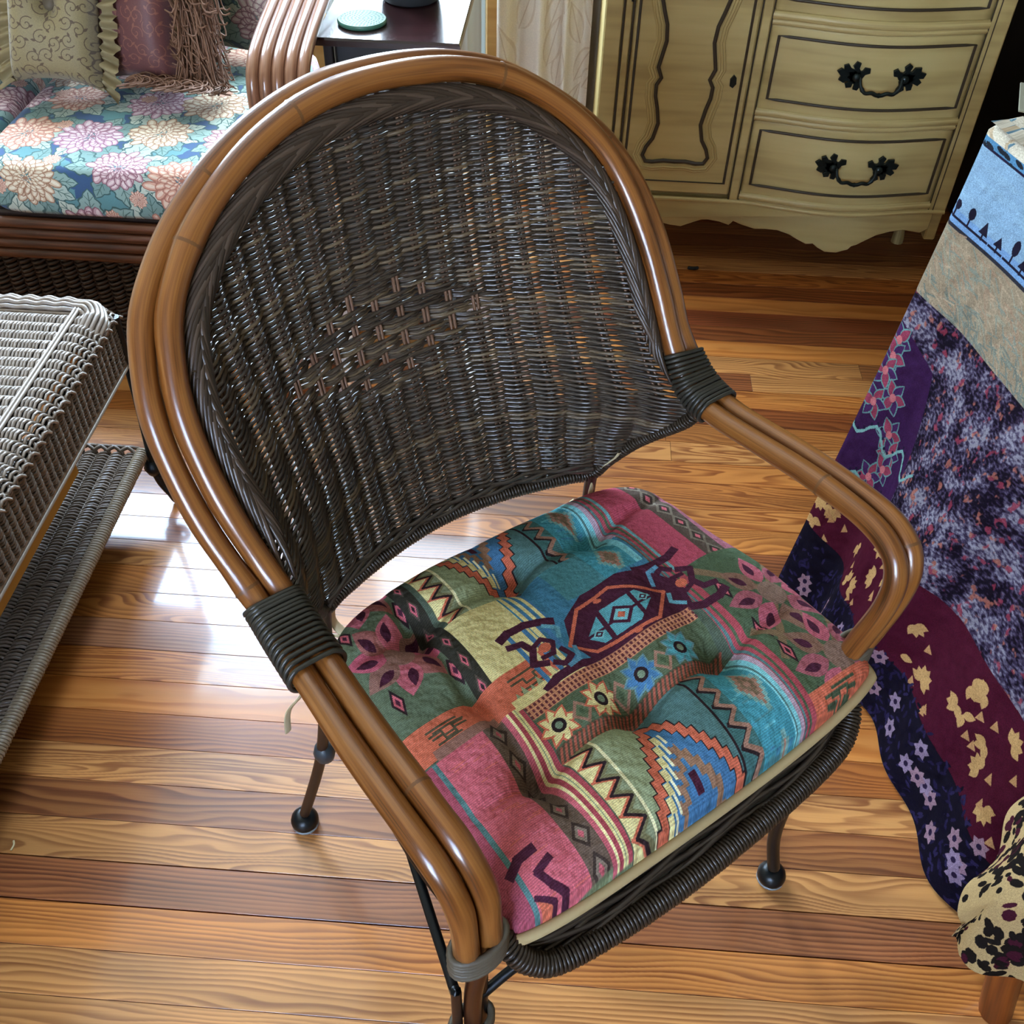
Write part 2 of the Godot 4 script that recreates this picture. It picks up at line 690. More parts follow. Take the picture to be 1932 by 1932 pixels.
	net.backlight = Color(1.3, 1.35, 1.3)
	tag(obj("sheer_curtain", curtain(-0.63, -0.235, -2.70, 0.02, 2.5, 9, 0.007), net), "sheer white curtain in the narrow window behind the side table", "curtain")


func plank(g: Geo, x0: float, x1: float, z0: float, z1: float, yb: float, yt: float, uo: float, turned: bool) -> void:
	var b := 0.0003
	var ins := Vector3((x0 + x1) / 2, yb + 0.005, (z0 + z1) / 2)
	var uv := func(x: float, z: float) -> Vector2:
		var q := clampf((z - z0) / (z1 - z0), 0.02, 0.98)
		return Vector2((x - x0) / 1.6 + uo, 1.0 - q if turned else q)
	var top := []
	var low := []
	var tu := []
	for c in [[x0, z0, 1, 1], [x1, z0, -1, 1], [x1, z1, -1, -1], [x0, z1, 1, -1]]:
		top.push_back(Vector3(c[0] + c[2] * b, yt, c[1] + c[3] * b))
		low.push_back(Vector3(c[0], yt - b, c[1]))
		tu.push_back(uv.call(c[0], c[1]))
	g.face(top, ins, tu)
	for i in 4:
		var j := (i + 1) % 4
		g.face([top[i], top[j], low[j], low[i]], ins, [tu[i], tu[j], tu[j], tu[i]])
		g.face([low[i], low[j], Vector3(low[j].x, yb, low[j].z), Vector3(low[i].x, yb, low[i].z)], ins, [tu[i], tu[j], tu[j], tu[i]])


func wall_with_holes(g: Geo, x0: float, x1: float, y0: float, y1: float, za: float, zb: float, holes: Array) -> void:
	var zc := (za + zb) / 2
	var dz := absf(za - zb)
	var x := x0
	for h in holes:
		g.box(Vector3((x + h[0]) / 2, (y0 + y1) / 2, zc), Vector3(h[0] - x, y1 - y0, dz), 0.0)
		g.box(Vector3((h[0] + h[1]) / 2, (y0 + h[2]) / 2, zc), Vector3(h[1] - h[0], h[2] - y0, dz), 0.0)
		g.box(Vector3((h[0] + h[1]) / 2, (h[3] + y1) / 2, zc), Vector3(h[1] - h[0], y1 - h[3], dz), 0.0)
		x = h[1]
	g.box(Vector3((x + x1) / 2, (y0 + y1) / 2, zc), Vector3(x1 - x, y1 - y0, dz), 0.0)


func curtain(x0: float, x1: float, z: float, y0: float, y1: float, folds: int, depth: float) -> Geo:
	var g := Geo.new()
	var nu := folds * 12 + 1
	for side in 2:
		var pts := PackedVector3Array()
		var uvs := PackedVector2Array()
		for i in nu:
			var f := float(i) / (nu - 1)
			for j in 9:
				var q := j / 8.0
				var ph := f * folds * TAU + 0.5 * sin(q * 2.5 + f * 9.0)
				var zz := z + depth * sin(ph) + depth * 0.3 * sin(ph * 2.3 + 1.0) + (0.0012 if side == 0 else -0.0012)
				pts.push_back(Vector3(lerpf(x0, x1, f), lerpf(y0, y1, q), zz))
				uvs.push_back(Vector2(f * (x1 - x0) * 1.6 / 0.5, -lerpf(y0, y1, q) / 0.5))
		g.grid(pts, uvs, nu, 9, side == 1)
	return g


func curtain_print() -> ImageTexture:
	var p := Paint.new(512, 512, 512.0, Vector2.ZERO, hexc("e6dccb"))
	var r := RandomNumberGenerator.new()
	r.seed = 5
	for i in 22:
		var c := Vector2(r.randf(), r.randf())
		var a := r.randf_range(-2.2, -0.9)
		var ln := r.randf_range(0.16, 0.3)
		for wx: int in [-1, 0, 1]:
			for wy: int in [-1, 0, 1]:
				p.leaf(c + Vector2(wx, wy), ln, ln * 0.26, a, hexc("d3c3ad"))
				p.leaf(c + Vector2(wx, wy), ln * 0.95, ln * 0.2, a, hexc("e3d8c6"))
				p.line([c + Vector2(wx, wy), c + Vector2(wx, wy) + Vector2(ln, 0).rotated(a)], 0.008, hexc("cdbba4"))
	p.yarn(3, 0.03, 0, 0, 0)
	return p.tex()


# ------------------------------------------------------------------ painted dresser
func bow(x: float) -> float:
	if x < 0.4 or x > 0.86:
		return 0.0
	var f := (x - 0.63) / 0.23
	return 0.032 * (1.0 - f * f) * (1.0 - f * f) + 0.006 * (1.0 - f * f)


func build_dresser() -> void:
	var paint := streaks(31, [hexc("ab9a6c"), hexc("c5b684"), hexc("d0c292")], 0.35, 0.8)
	var cream := mat(hexc("efe6cf"), 0.42, paint)
	cream.uv1_scale = Vector3(1.3, 1.7, 1)
	var dark := mat(hexc("33291b"), 0.5)
	var groove := mat(hexc("8b7a4e"), 0.6)
	var iron := mat(hexc("17211f"), 0.35)
	iron.metallic = 0.6
	var zf := -2.25
	var d := thing("dresser", "cream painted dresser with curved door panel, dark pinstripes and ornate black drawer pulls", "dresser", Vector3(0.475, 0, -2.47))
	var o := -d.position
	var T := Transform3D(Basis.IDENTITY, o)
	# carcass behind the front: sides, top, back
	var g := Geo.new()
	g.box(Vector3(0.075, 0.53, -2.48), Vector3(0.026, 0.84, 0.44), 0.003, T)
	g.box(Vector3(0.876, 0.53, -2.48), Vector3(0.026, 0.84, 0.44), 0.003, T)
	g.box(Vector3(0.475, 0.19, -2.48), Vector3(0.78, 0.02, 0.42), 0.002, T)
	g.box(Vector3(0.475, 0.55, -2.69), Vector3(0.79, 0.78, 0.012), 0.002, T)
	obj("carcass", g, cream, d)
	g = Geo.new()
	g.box(Vector3(0.475, 0.962, -2.465), Vector3(0.87, 0.026, 0.5), 0.008, T)
	obj("dresser_top", g, cream, d)
	# face frame: posts and rails
	for p in [[0.081, 0.038], [0.1105, 0.017], [0.395, 0.022], [0.870, 0.036], [0.852, 0.008]]:
		g = Geo.new()
		g.box(Vector3(p[0], 0.57, zf - 0.012), Vector3(p[1], 0.77, 0.026), 0.003, T)
		obj("post", g, cream, d)
	for x: float in [0.1015, 0.121, 0.407, 0.384, 0.8475, 0.858]:
		g = Geo.new()
		g.tube(PackedVector3Array([Vector3(x, 0.19, zf + 0.0012) + o, Vector3(x, 0.94, zf + 0.0012) + o]), 0.0013 if x > 0.3 else 0.0026, 5)
		obj("pinstripe", g, dark, d, "dark painted line down the post")
	# rails between the drawers, two beads each
	for y: float in [0.197, 0.396, 0.598, 0.80]:
		g = Geo.new()
		var xs := []
		for i in 25:
			xs.push_back(0.408 + 0.439 * i / 24.0)
		for bead in [[0.007, 0.010], [-0.006, 0.0075]]:
			var pts := []
			for x in xs:
				pts.push_back(Vector3(x, y + bead[0], zf + bow(x) - 0.006) + o)
			g.tube(smooth(pts, 1), bead[1], 8)
		obj("drawer_rail", g, cream, d)
	for dr in [[0.209, 0.384], [0.408, 0.586], [0.612, 0.788], [0.814, 0.94]]:
		g = Geo.new()
		bowed_slab(g, 0.411, 0.845, dr[0], dr[1], zf - 0.002, 0.018, o)
		var front := obj("drawer", g, cream, d)
		g = Geo.new()
		var q := [0.427, dr[0] + 0.026, 0.832, dr[1] - 0.02]
		var ring := PackedVector3Array()
		for i in 21:
			ring.push_back(on_front(lerpf(q[0], q[2], i / 20.0), q[1], zf) + o)
		for i in 21:
			ring.push_back(on_front(lerpf(q[2], q[0], i / 20.0), q[3], zf) + o)
		g.tube(ring, 0.0032, 5, true, false)
		obj("pinstripe_border", g, dark, front)
		pull(front, Vector3(0.646, (dr[0] + dr[1]) / 2 + 0.008, zf + bow(0.646) - 0.001) + o, iron)
	# door with the cartouche panel
	g = Geo.new()
	g.box(Vector3(0.2525, 0.571, zf - 0.008), Vector3(0.259, 0.735, 0.02), 0.004, T)
	var door := obj("door", g, cream, d)
	g = Geo.new()
	var zd := zf + 0.003
	g.tube(PackedVector3Array([Vector3(0.134, 0.233, zd) + o, Vector3(0.134, 0.925, zd) + o, Vector3(0.3665, 0.925, zd) + o, Vector3(0.3665, 0.233, zd) + o]), 0.0032, 5, true, false)
	obj("pinstripe_border", g, dark, door)
	var half := [[0.250, 0.281], [0.275, 0.282], [0.300, 0.278], [0.316, 0.279], [0.324, 0.293], [0.318, 0.312], [0.305, 0.333], [0.297, 0.368], [0.303, 0.402], [0.310, 0.428], [0.311, 0.452], [0.302, 0.468], [0.311, 0.490], [0.306, 0.515], [0.300, 0.545], [0.303, 0.578], [0.312, 0.605], [0.322, 0.64], [0.326, 0.69]]
	var loop := []
	for i in half.size():
		loop.push_back(Vector3(half[i][0], half[i][1], zd))
	for i in range(half.size() - 2, -1, -1):
		loop.push_back(Vector3(half[i][0], 1.38 - half[i][1], zd))
	for i in range(1, half.size()):
		loop.push_back(Vector3(0.5 - half[i][0], 1.38 - half[i][1], zd))
	for i in range(half.size() - 2, 0, -1):
		loop.push_back(Vector3(0.5 - half[i][0], half[i][1], zd))
	for i in loop.size():
		var q2: Vector3 = loop[i]
		if q2.y > 0.9:
			q2.y = minf(q2.y, 0.9)
		loop[i] = Vector3(q2.x - 0.004, q2.y * 0.985 + 0.003 if q2.y > 0.69 else q2.y, q2.z)
	var lp := PackedVector3Array()
	for q3 in loop:
		lp.push_back(q3 + o)
	g = Geo.new()
	g.tube(lp, 0.0046, 6, true, false)
	obj("cartouche_line", g, dark, door, "dark curving line round the door panel")
	for k in 3:
		var grow := 0.009 + 0.0055 * k
		var mp := PackedVector3Array()
		var m := lp.size()
		for i in m:
			var tg := (lp[(i + 1) % m] - lp[(i - 1 + m) % m]).normalized()
			mp.push_back(lp[i] + Vector3(tg.y, -tg.x, 0) * grow + Vector3(0, 0, -0.0025 if k != 1 else -0.001))
		g = Geo.new()
		g.tube(mp, 0.0036, 6, true, false)
		obj("panel_moulding", g, cream, door)
	g = Geo.new()
	g.prism(PackedVector2Array([Vector2(0.342, 0.458), Vector2(0.349, 0.454), Vector2(0.3555, 0.463), Vector2(0.354, 0.476), Vector2(0.348, 0.482), Vector2(0.341, 0.472)]), zf + 0.008, zf, 0.0012, null, T)
	obj("keyhole_plate", g, iron, door)
	for y: float in [0.64, 0.30]:
		g = Geo.new()
		g.box(Vector3(0.1165, y, zf + 0.003), Vector3(0.005, 0.04, 0.008), 0.001, T)
		obj("hinge", g, iron, door)
	# apron with its scalloped edge
	var ed := [[0.862, 0.146], [0.845, 0.134], [0.802, 0.143], [0.77, 0.141], [0.739, 0.134], [0.712, 0.12], [0.697, 0.111], [0.686, 0.108], [0.679, 0.099], [0.653, 0.091], [0.626, 0.092], [0.606, 0.102], [0.594, 0.111], [0.578, 0.108], [0.556, 0.117], [0.537, 0.126], [0.509, 0.132], [0.48, 0.13], [0.456, 0.126], [0.425, 0.132], [0.405, 0.139], [0.396, 0.128], [0.373, 0.135], [0.345, 0.139], [0.329, 0.138], [0.305, 0.128], [0.283, 0.118], [0.255, 0.121], [0.239, 0.125], [0.216, 0.131], [0.19, 0.125], [0.16, 0.134], [0.13, 0.132], [0.10, 0.12], [0.084, 0.11]]
	var poly := PackedVector2Array([Vector2(0.084, 0.188)])
	for i in range(ed.size() - 1, -1, -1):
		poly.push_back(Vector2(ed[i][0], ed[i][1]))
	for i in 14:
		poly.push_back(Vector2(lerpf(0.862, 0.1, i / 13.0), 0.188))
	g = Geo.new()
	g.prism(poly, zf + 0.002, zf - 0.018, 0.002, bow, T)
	obj("apron", g, cream, d)
	g = Geo.new()
	var lipa := []
	for i in 30:
		var x := lerpf(0.066, 0.886, i / 29.0)
		lipa.push_back(Vector3(x, 0.189, zf + bow(x) + 0.0) + o)
	g.tube(smooth(lipa, 1), 0.0055, 8)
	obj("base_moulding", g, cream, d)
	for x: float in [0.081, 0.868]:
		for z in [zf - 0.20, -2.67]:
			g = Geo.new()
			g.tube(smooth([Vector3(x, 0.19, z) + o, Vector3(x, 0.13, z) + o, Vector3(x, 0.07, z - 0.004) + o, Vector3(x, 0.02, z + 0.006) + o, Vector3(x, 0.0, z + 0.008) + o], 4), PackedFloat32Array([0.019, 0.019, 0.018, 0.018, 0.017, 0.016, 0.015, 0.014, 0.013, 0.012, 0.012, 0.013, 0.014, 0.015, 0.015, 0.015, 0.015]), 10)
			obj("leg", g, cream, d)


func on_front(x: float, y: float, z: float) -> Vector3:
	return Vector3(x, y, z + bow(x) + 0.001)


func bowed_slab(g: Geo, x0: float, x1: float, y0: float, y1: float, z: float, th: float, o: Vector3) -> void:
	var pts := PackedVector3Array()
	var uvs := PackedVector2Array()
	var ys := [y0, y0, y0 + 0.004, y1 - 0.004, y1, y1]
	var dz := [-th, -0.004, 0.0, 0.0, -0.004, -th]
	for i in 27:
		var k := clampi(i - 1, 0, 24)
		var x := lerpf(x0, x1, k / 24.0)
		for j in 6:
			var dd: float = dz[j] if i > 0 and i < 26 else -th
			pts.push_back(Vector3(x, ys[j], z + bow(x) + dd) + o)
			uvs.push_back(Vector2(x, ys[j]))
	g.grid(pts, uvs, 27, 6)


func pull(parent: Node, at: Vector3, m: Material) -> void:
	var h := Node3D.new()
	h.name = "drawer_pull"
	parent.add_child(h, true)
	var g := Geo.new()
	for s: float in [-1.0, 1.0]:
		g = Geo.new()
		var c := at + Vector3(s * 0.050, -0.002, 0)
		var lf := [[0.042, 0.012, 0.3], [0.030, 0.024, 0.9], [0.004, 0.032, 1.5], [-0.026, 0.017, 2.4], [0.036, -0.006, -0.4], [0.018, -0.022, -1.2], [-0.006, -0.028, -2.0]]
		for l in lf:
			var tip := Vector3(l[0] * s * -1.0 * -1.0, l[1], 0.004)
			var dirn := tip.normalized()
			var side := Vector3(-dirn.y, dirn.x, 0)
			var poly := PackedVector2Array()
			for q in [[0.0, 0.25], [0.3, 0.32], [0.5, 0.2], [0.72, 0.34], [1.0, 0.05], [0.86, -0.28], [0.55, -0.18], [0.3, -0.34], [0.0, -0.25]]:
				var p: Vector3 = tip * q[0] * 1.0 + side * q[1] * 0.026
				poly.push_back(Vector2(c.x + p.x, c.y + p.y))
			if Geometry2D.triangulate_polygon(poly).size() > 0:
				g.prism(poly, c.z + 0.006, c.z, 0.001)
		g.lathe([Vector2(0.0, 0.013), Vector2(0.006, 0.012), Vector2(0.009, 0.008), Vector2(0.0095, 0.0)], 12, Transform3D(Basis(Vector3(1, 0, 0), PI / 2), c))
		obj("leaf_plate", g, m, h)
	g = Geo.new()
	var path := [at + Vector3(-0.043, 0.0, 0.011), at + Vector3(-0.041, -0.014, 0.018), at + Vector3(-0.030, -0.027, 0.022), at + Vector3(-0.016, -0.026, 0.023), at + Vector3(-0.006, -0.03, 0.023), at + Vector3(0.006, -0.03, 0.023), at + Vector3(0.016, -0.026, 0.023), at + Vector3(0.030, -0.027, 0.022), at + Vector3(0.041, -0.014, 0.018), at + Vector3(0.043, 0.0, 0.011)]
	var sm := smooth(path, 4)
	var rad := PackedFloat32Array()
	for i in sm.size():
		rad.push_back(0.0032 + 0.0012 * sin(PI * i / (sm.size() - 1.0)) + (0.0012 if i % 12 == 6 else 0.0))
	g.tube(sm, rad, 7)
	obj("bail", g, m, h)


# ------------------------------------------------------------------ printed cloths
func blossom(p: Paint, c: Vector2, r: float, tones: Array, rot: float) -> void:
	# a chrysanthemum: ragged rings of curled petals, each with a dark edge, a body and a pale stroke
	var off := Vector2(0.12 * r, 0).rotated(rot)
	for ring in 7:
		var rr := r * (1.0 - ring * 0.14)
		var cc := c + off * (ring / 6.0)
		var num := 17 - ring
		for i in num:
			var a := TAU * i / num + ring * 0.55 + rot
			var d := Vector2(cos(a), sin(a))
			var reach := rr * (0.72 + 0.10 * sin(i * 2.7 + ring * 1.9))
			var q := cc + d * reach
			var tilt := a + 0.55 * sin(i * 1.3 + ring)
			p.oval(q, rr * 0.30, rr * 0.17, tilt, tones[0], 10)
			p.oval(q + d * rr * 0.015, rr * 0.25, rr * 0.125, tilt, tones[1], 10)
			p.oval(q + d * rr * 0.05, rr * 0.17, rr * 0.065, tilt + 0.15, tones[2], 8)
	p.oval(c + off, r * 0.09, r * 0.07, 0, tones[0], 8)


func chintz() -> ImageTexture:
	var p := Paint.new(1400, 1400, 1400.0, Vector2.ZERO, hexc("5f8f90"))
	var r := RandomNumberGenerator.new()
	r.seed = 12
	var at := []
	for gy in 4:
		for gx in 4:
			at.push_back(Vector2((gx + 0.5 * (gy % 2)) / 4.0 + r.randf_range(-0.03, 0.03), gy / 4.0 + r.randf_range(-0.04, 0.04)))
	var dk := hexc("38577c")
	for c in at:
		for i in 6:
			var a := r.randf() * TAU
			wrapped(p, func(q: Vector2): p.leaf(q, 0.17, 0.05, a, dk, 4), c + Vector2(0.04, 0).rotated(a))
	for c in at:
		for i in 9:
			var a := TAU * i / 9.0 + r.randf_range(-0.3, 0.3)
			var col: Color = [hexc("93ada2"), hexc("b3c2b2"), hexc("7c9a92"), hexc("c6cfbc")][r.randi() % 4]
			var ln := r.randf_range(0.10, 0.15)
			wrapped(p, func(q: Vector2):
				p.leaf(q, ln * 1.04, ln * 0.36, a, hexc("3f5f5c"), 4)
				p.leaf(q, ln, ln * 0.31, a, col, 4)
				p.line([q, q + Vector2(ln * 0.9, 0).rotated(a)], 0.003, hexc("4c6a62"))
				for s: int in [-1, 1]:
					for k in 3:
						var b := q + Vector2(ln * (0.25 + 0.2 * k), 0).rotated(a)
						p.line([b, b + Vector2(ln * 0.2, 0).rotated(a + s * 0.7)], 0.002, hexc("4c6a62")), c + Vector2(0.05, 0).rotated(a))
	var pal := [[hexc("9d6879"), hexc("d3acb6"), hexc("efdcdd")], [hexc("a3765a"), hexc("dcc2a0"), hexc("efe2c8")], [hexc("8f6068"), hexc("cfa6a8"), hexc("ecd6d0")], [hexc("b0725f"), hexc("dba68c"), hexc("ecd0b6")]]
	var n := 0
	for c in at:
		var rad := r.randf_range(0.085, 0.122)
		var tones: Array = pal[(n + n / 4) % 4]
		var rot := r.randf() * TAU
		wrapped(p, func(q: Vector2): blossom(p, q, rad, tones, rot), c)
		n += 1
	for i in 14:
		var c := Vector2(r.randf(), r.randf())
		var near := false
		for q in at:
			if c.distance_to(q) < 0.085:
				near = true
		if not near:
			wrapped(p, func(q: Vector2): blossom(p, q, 0.03, pal[3], 0.4), c)
	p.yarn(8, 0.04, 3, 0, 0.04)
	return p.tex()


func wrapped(p: Paint, f: Callable, c: Vector2) -> void:
	for wx: int in [-1, 0, 1]:
		for wy: int in [-1, 0, 1]:
			var q := c + Vector2(wx, wy)
			if q.x > -0.25 and q.x < 1.25 and q.y > -0.25 and q.y < 1.25:
				f.call(q)


func scrolls(back: Color, ink: Color, seed_: int, count: int) -> ImageTexture:
	var p := Paint.new(768, 768, 768.0, Vector2.ZERO, back)
	var r := RandomNumberGenerator.new()
	r.seed = seed_
	var n := int(sqrt(count))
	for i in n * n:
		var c := Vector2((i % n + 0.5 * ((i / n) % 2)) / n + r.randf_range(-0.02, 0.02), (i / n) / float(n) + r.randf_range(-0.02, 0.02))
		var a0 := r.randf() * TAU
		var sg := 1.0 if r.randf() < 0.5 else -1.0
		var pts := []
		for k in 22:
			var q := k / 21.0
			pts.push_back(Vector2(cos(a0 + sg * q * 8.0), sin(a0 + sg * q * 8.0)) * (0.05 + 0.42 * q) / n)
		wrapped(p, func(q2: Vector2):
			var l := []
			for d in pts:
				l.push_back(q2 + d)
			p.line(l, 0.055 / n, ink)
			p.leaf(l[14], 0.34 / n, 0.08 / n, a0, ink)
			p.leaf(l[9], 0.3 / n, 0.07 / n, a0 + 2.0, ink), c)
	p.yarn(seed_, 0.07, 4, 0, 0.06)
	return p.tex()


# ------------------------------------------------------------------ sofa with its cushions
func puffy(w: float, h: float, th: float, pinch := 0.0, uvk := 1.0) -> Geo:
	# a stuffed square: two bulging faces that meet in a seam
	var g := Geo.new()
	var n := 25
	for side: float in [1.0, -1.0]:
		var pts := PackedVector3Array()
		var uvs := PackedVector2Array()
		for i in n:
			for j in n:
				var a := i * 2.0 / (n - 1) - 1.0
				var b := j * 2.0 / (n - 1) - 1.0
				var ear := 1.0 - 0.10 * (1.0 - a * a) * absf(b) ** 3 - 0.02
				var ear2 := 1.0 - 0.10 * (1.0 - b * b) * absf(a) ** 3 - 0.02
				var bulge := pow(maxf((1.0 - a ** 4) * (1.0 - b ** 4), 0.0), 0.45)
				var dip := pinch * exp(-(a * a + b * b) / 0.03) + pinch * 0.25 * exp(-(a * a + b * b) / 0.25)
				var wr := 0.02 * sin(a * 5.0 + b * 3.0) * bulge
				pts.push_back(Vector3(a * w / 2 * ear2, b * h / 2 * ear, side * (th / 2) * maxf(bulge * (1.0 + wr) - dip, 0.0)))
				uvs.push_back(Vector2((a + 1) / 2 * w * uvk, (1 - b) / 2 * h * uvk))
		g.grid(pts, uvs, n, n, side < 0)
	return g


func slab_cushion(x0: float, x1: float, y0: float, y1: float, z0: float, z1: float, uvk: float) -> Geo:
	# a boxy upholstered seat cushion with rounded edges
	var g := Geo.new()
	var hw := (x1 - x0) / 2
	var hz := (z1 - z0) / 2
	var c := Vector3((x0 + x1) / 2, 0, (z0 + z1) / 2)
	var prof := [[0.80, 0.0], [0.97, 0.02], [1.0, 0.12], [1.0, 0.3], [1.005, 0.5], [1.0, 0.68], [0.985, 0.84], [0.95, 0.94], [0.88, 0.985], [0.7, 1.02], [0.45, 1.04], [0.2, 1.05], [0.01, 1.05]]
	var m := 64
	var pts := PackedVector3Array()
	var uvs := PackedVector2Array()
	for p in prof:
		var y := lerpf(y0, y1, p[1])
		for j in m + 1:
			var th := TAU * j / m
			var e := 0.22
			var sx := signf(cos(th)) * pow(absf(cos(th)), e)
			var sz := signf(sin(th)) * pow(absf(sin(th)), e)
			var k: float = p[0]
			var inx := hw - (1.0 - k) * hw
			var inz := hz - (1.0 - k) * hz
			if k > 0.85:
				inx = hw - (1.0 - k) * 0.22
				inz = hz - (1.0 - k) * 0.22
			elif k > 0.6 and p[1] > 0.5:
				inx = hw * k * 0.98
				inz = hz * k * 0.98
			var q := c + Vector3(sx * inx, y, sz * inz)
			pts.push_back(q)
			uvs.push_back(Vector2(q.x, q.z - (y - y1)) * uvk if sz * inz > 0 else Vector2(q.x, q.z) * uvk)
	g.grid(pts, uvs, prof.size(), m + 1, false, true)
	return g


func build_sofa() -> void:
	var rat := streaks(41, [hexc("644838"), hexc("8c6854"), hexc("a9866c")], 0.5, 1.2)
	var pole := mat(hexc("f2dcc8"), 0.28, rat, 0.5)
	var railm := mat(hexc("b89274"), 0.4, rat, 0.2)
	var darkw := mat(hexc("33241d"), 0.5)
	var s := thing("sofa", "rattan sofa with bent pole arm and dark woven base", "sofa", Vector3(-1.2, 0, -2.1))
	var o := -s.position
	for i in 4:
		var g := Geo.new()
		g.tube(seg(Vector3(-1.86, 0.312 - i * 0.0225, -1.775) + o, Vector3(-0.47, 0.312 - i * 0.0225, -1.775) + o), 0.0112, 10, false, true, 2.0)
		obj("front_rail", g, railm, s)
	var g := Geo.new()
	g.box(Vector3(-1.22, 0.312, -2.10) + o, Vector3(1.28, 0.03, 0.62), 0.004)
	obj("seat_deck", g, darkw, s)
	g = Geo.new()
	weave_panel(g, Vector3(-1.86, 0.035, -1.785) + o, Vector3.RIGHT, 1.39, Vector3.UP, 0.2, Vector3.BACK, 0.0105, 0.030, 0.0048, 0.0045)
	stuff(obj("woven_apron", g, mat(hexc("3a2a23"), 0.4), s))
	g = Geo.new()
	g.box(Vector3(-1.165, 0.13, -1.80) + o, Vector3(1.38, 0.2, 0.012), 0.002)
	for q2 in [[-1.84, -1.8], [-0.49, -1.8], [-1.84, -2.42], [-0.73, -2.42]]:
			g.box(Vector3(q2[0], 0.15, q2[1]) + o, Vector3(0.045, 0.3, 0.045), 0.006)
	g.box(Vector3(-1.28, 0.55, -2.47) + o, Vector3(1.14, 0.6, 0.03), 0.006)
	obj("inner_frame", g, darkw, s)
	for k in 10:
		g = Geo.new()
		var x := -0.556 + k * 0.0225 if k < 5 else -1.865 + (k - 5) * 0.0225
		var pts := [Vector3(x, 0.27, -1.772), Vector3(x, 0.42, -1.768), Vector3(x, 0.56, -1.764), Vector3(x, 0.615, -1.77), Vector3(x, 0.645, -1.80), Vector3(x, 0.663, -1.86), Vector3(x, 0.678, -1.95), Vector3(x, 0.70, -2.1), Vector3(x, 0.73, -2.3), Vector3(x, 0.77, -2.46)]
		var loc := []
		for q in pts:
			loc.push_back(q + o)
		g.tube(smooth(loc, 5), 0.0114, 10, false, true, 1.6)
		obj("arm_pole", g, pole, s)
	# cushions that lie on the sofa
	var ch := chintz()
	var fab := mat(Color.WHITE, 0.85, ch)
	fab.rim_enabled = true
	fab.rim = 0.2
	var pos := Vector3(-0.86, 0, -2.05)
	var c1 := obj("seat_cushion", slab_cushion(-1.135 + 0.86, -0.575 + 0.86, 0.333, 0.438, -1.765 + 2.05 - 0.66, -1.765 + 2.05, 1.0 / 0.58), fab)
	c1.position = pos
	tag(c1, "floral chintz seat cushion under the gold and burgundy pillows", "cushion", "chintz sofa cushions")
	var c2 := obj("seat_cushion", slab_cushion(-1.72 + 0.86, -1.152 + 0.86, 0.333, 0.438, -1.765 + 2.05 - 0.66, -1.765 + 2.05, 1.0 / 0.58), fab)
	c2.position = pos
	tag(c2, "floral chintz sofa seat cushion cut off by the left picture edge", "cushion", "chintz sofa cushions")
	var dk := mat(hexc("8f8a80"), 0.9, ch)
	for i in 2:
		var b := obj("back_cushion", puffy(0.53, 0.50, 0.20, 0.0, 1.0 / 0.58), dk)
		b.position = Vector3([-0.905, -1.45][i], 0.695, -2.345)
		b.rotation = Vector3(-0.26, 0, 0)
		tag(b, ["dark floral sofa back cushion behind the brown fringe", "dark floral sofa back cushion behind the tufted gold pillow"][i], "cushion", "chintz sofa back cushions")
	# gold pillow with a button and a ruffled edge
	var gold := mat(hexc("ffffff"), 0.6, scrolls(hexc("8c7d58"), hexc("56432e"), 2, 144))
	gold.rim_enabled = true
	gold.rim = 0.4
	var gp := thing("throw_pillow", "gold scroll-patterned pillow with sunken button and ruffled fringe", "pillow", Vector3(-1.024, 0.622, -2.075))
	gp.rotation = Vector3(-0.40, 0.10, -0.10)
	obj("pillow_body", puffy(0.185, 0.31, 0.13, 0.55, 2.6), gold, gp)
	g = Geo.new()
	g.lathe([Vector2(0.0, 0.013), Vector2(0.008, 0.012), Vector2(0.014, 0.007), Vector2(0.016, 0.0)], 14, Transform3D(Basis(Vector3(1, 0, 0), PI / 2), Vector3(0, 0, 0.025)))
	obj("button", g, mat(hexc("5e5240"), 0.6), gp)
	var rm := mat(hexc("97865f"), 0.8)
	for e: int in [1, 3]:
		g = Geo.new()
		var side := Basis(Vector3(0, 0, 1), e * PI / 2)
		var pts := PackedVector3Array()
		var uvs := PackedVector2Array()
		var half := 0.112 if e % 2 == 0 else 0.148
		var out := 0.125 if e % 2 == 0 else 0.086
		for i in 61:
			var f := i / 60.0 * 2.0 - 1.0
			for j in 5:
				var q := j / 4.0
				pts.push_back(side * Vector3(f * half * (1.0 + 0.18 * q), out + 0.032 * q + 0.004 * sin(i * 1.7), (0.010 + 0.006 * q) * sin(i * 1.15 + q) + 0.004 * sin(i * 2.9)))
				uvs.push_back(Vector2(f, q * 0.2))
		g.grid(pts, uvs, 61, 5)
		obj("ruffle", g, rm, gp)
	# burgundy pillows
	var burg := mat(Color.WHITE, 0.55, scrolls(hexc("683a37"), hexc("8a5844"), 9, 169))
	burg.rim_enabled = true
	burg.rim = 0.4
	var fr := mat(hexc("7a5641"), 0.6)
	var bp := thing("throw_pillow", "burgundy damask pillow with long brown tassel fringe", "pillow", Vector3(-0.893, 0.628, -2.16))
	bp.rotation = Vector3(-0.30, -0.16, 0.0)
	obj("pillow_body", puffy(0.20, 0.37, 0.13, 0.0, 2.4), burg, bp)
	g = Geo.new()
	var r := RandomNumberGenerator.new()
	r.seed = 77
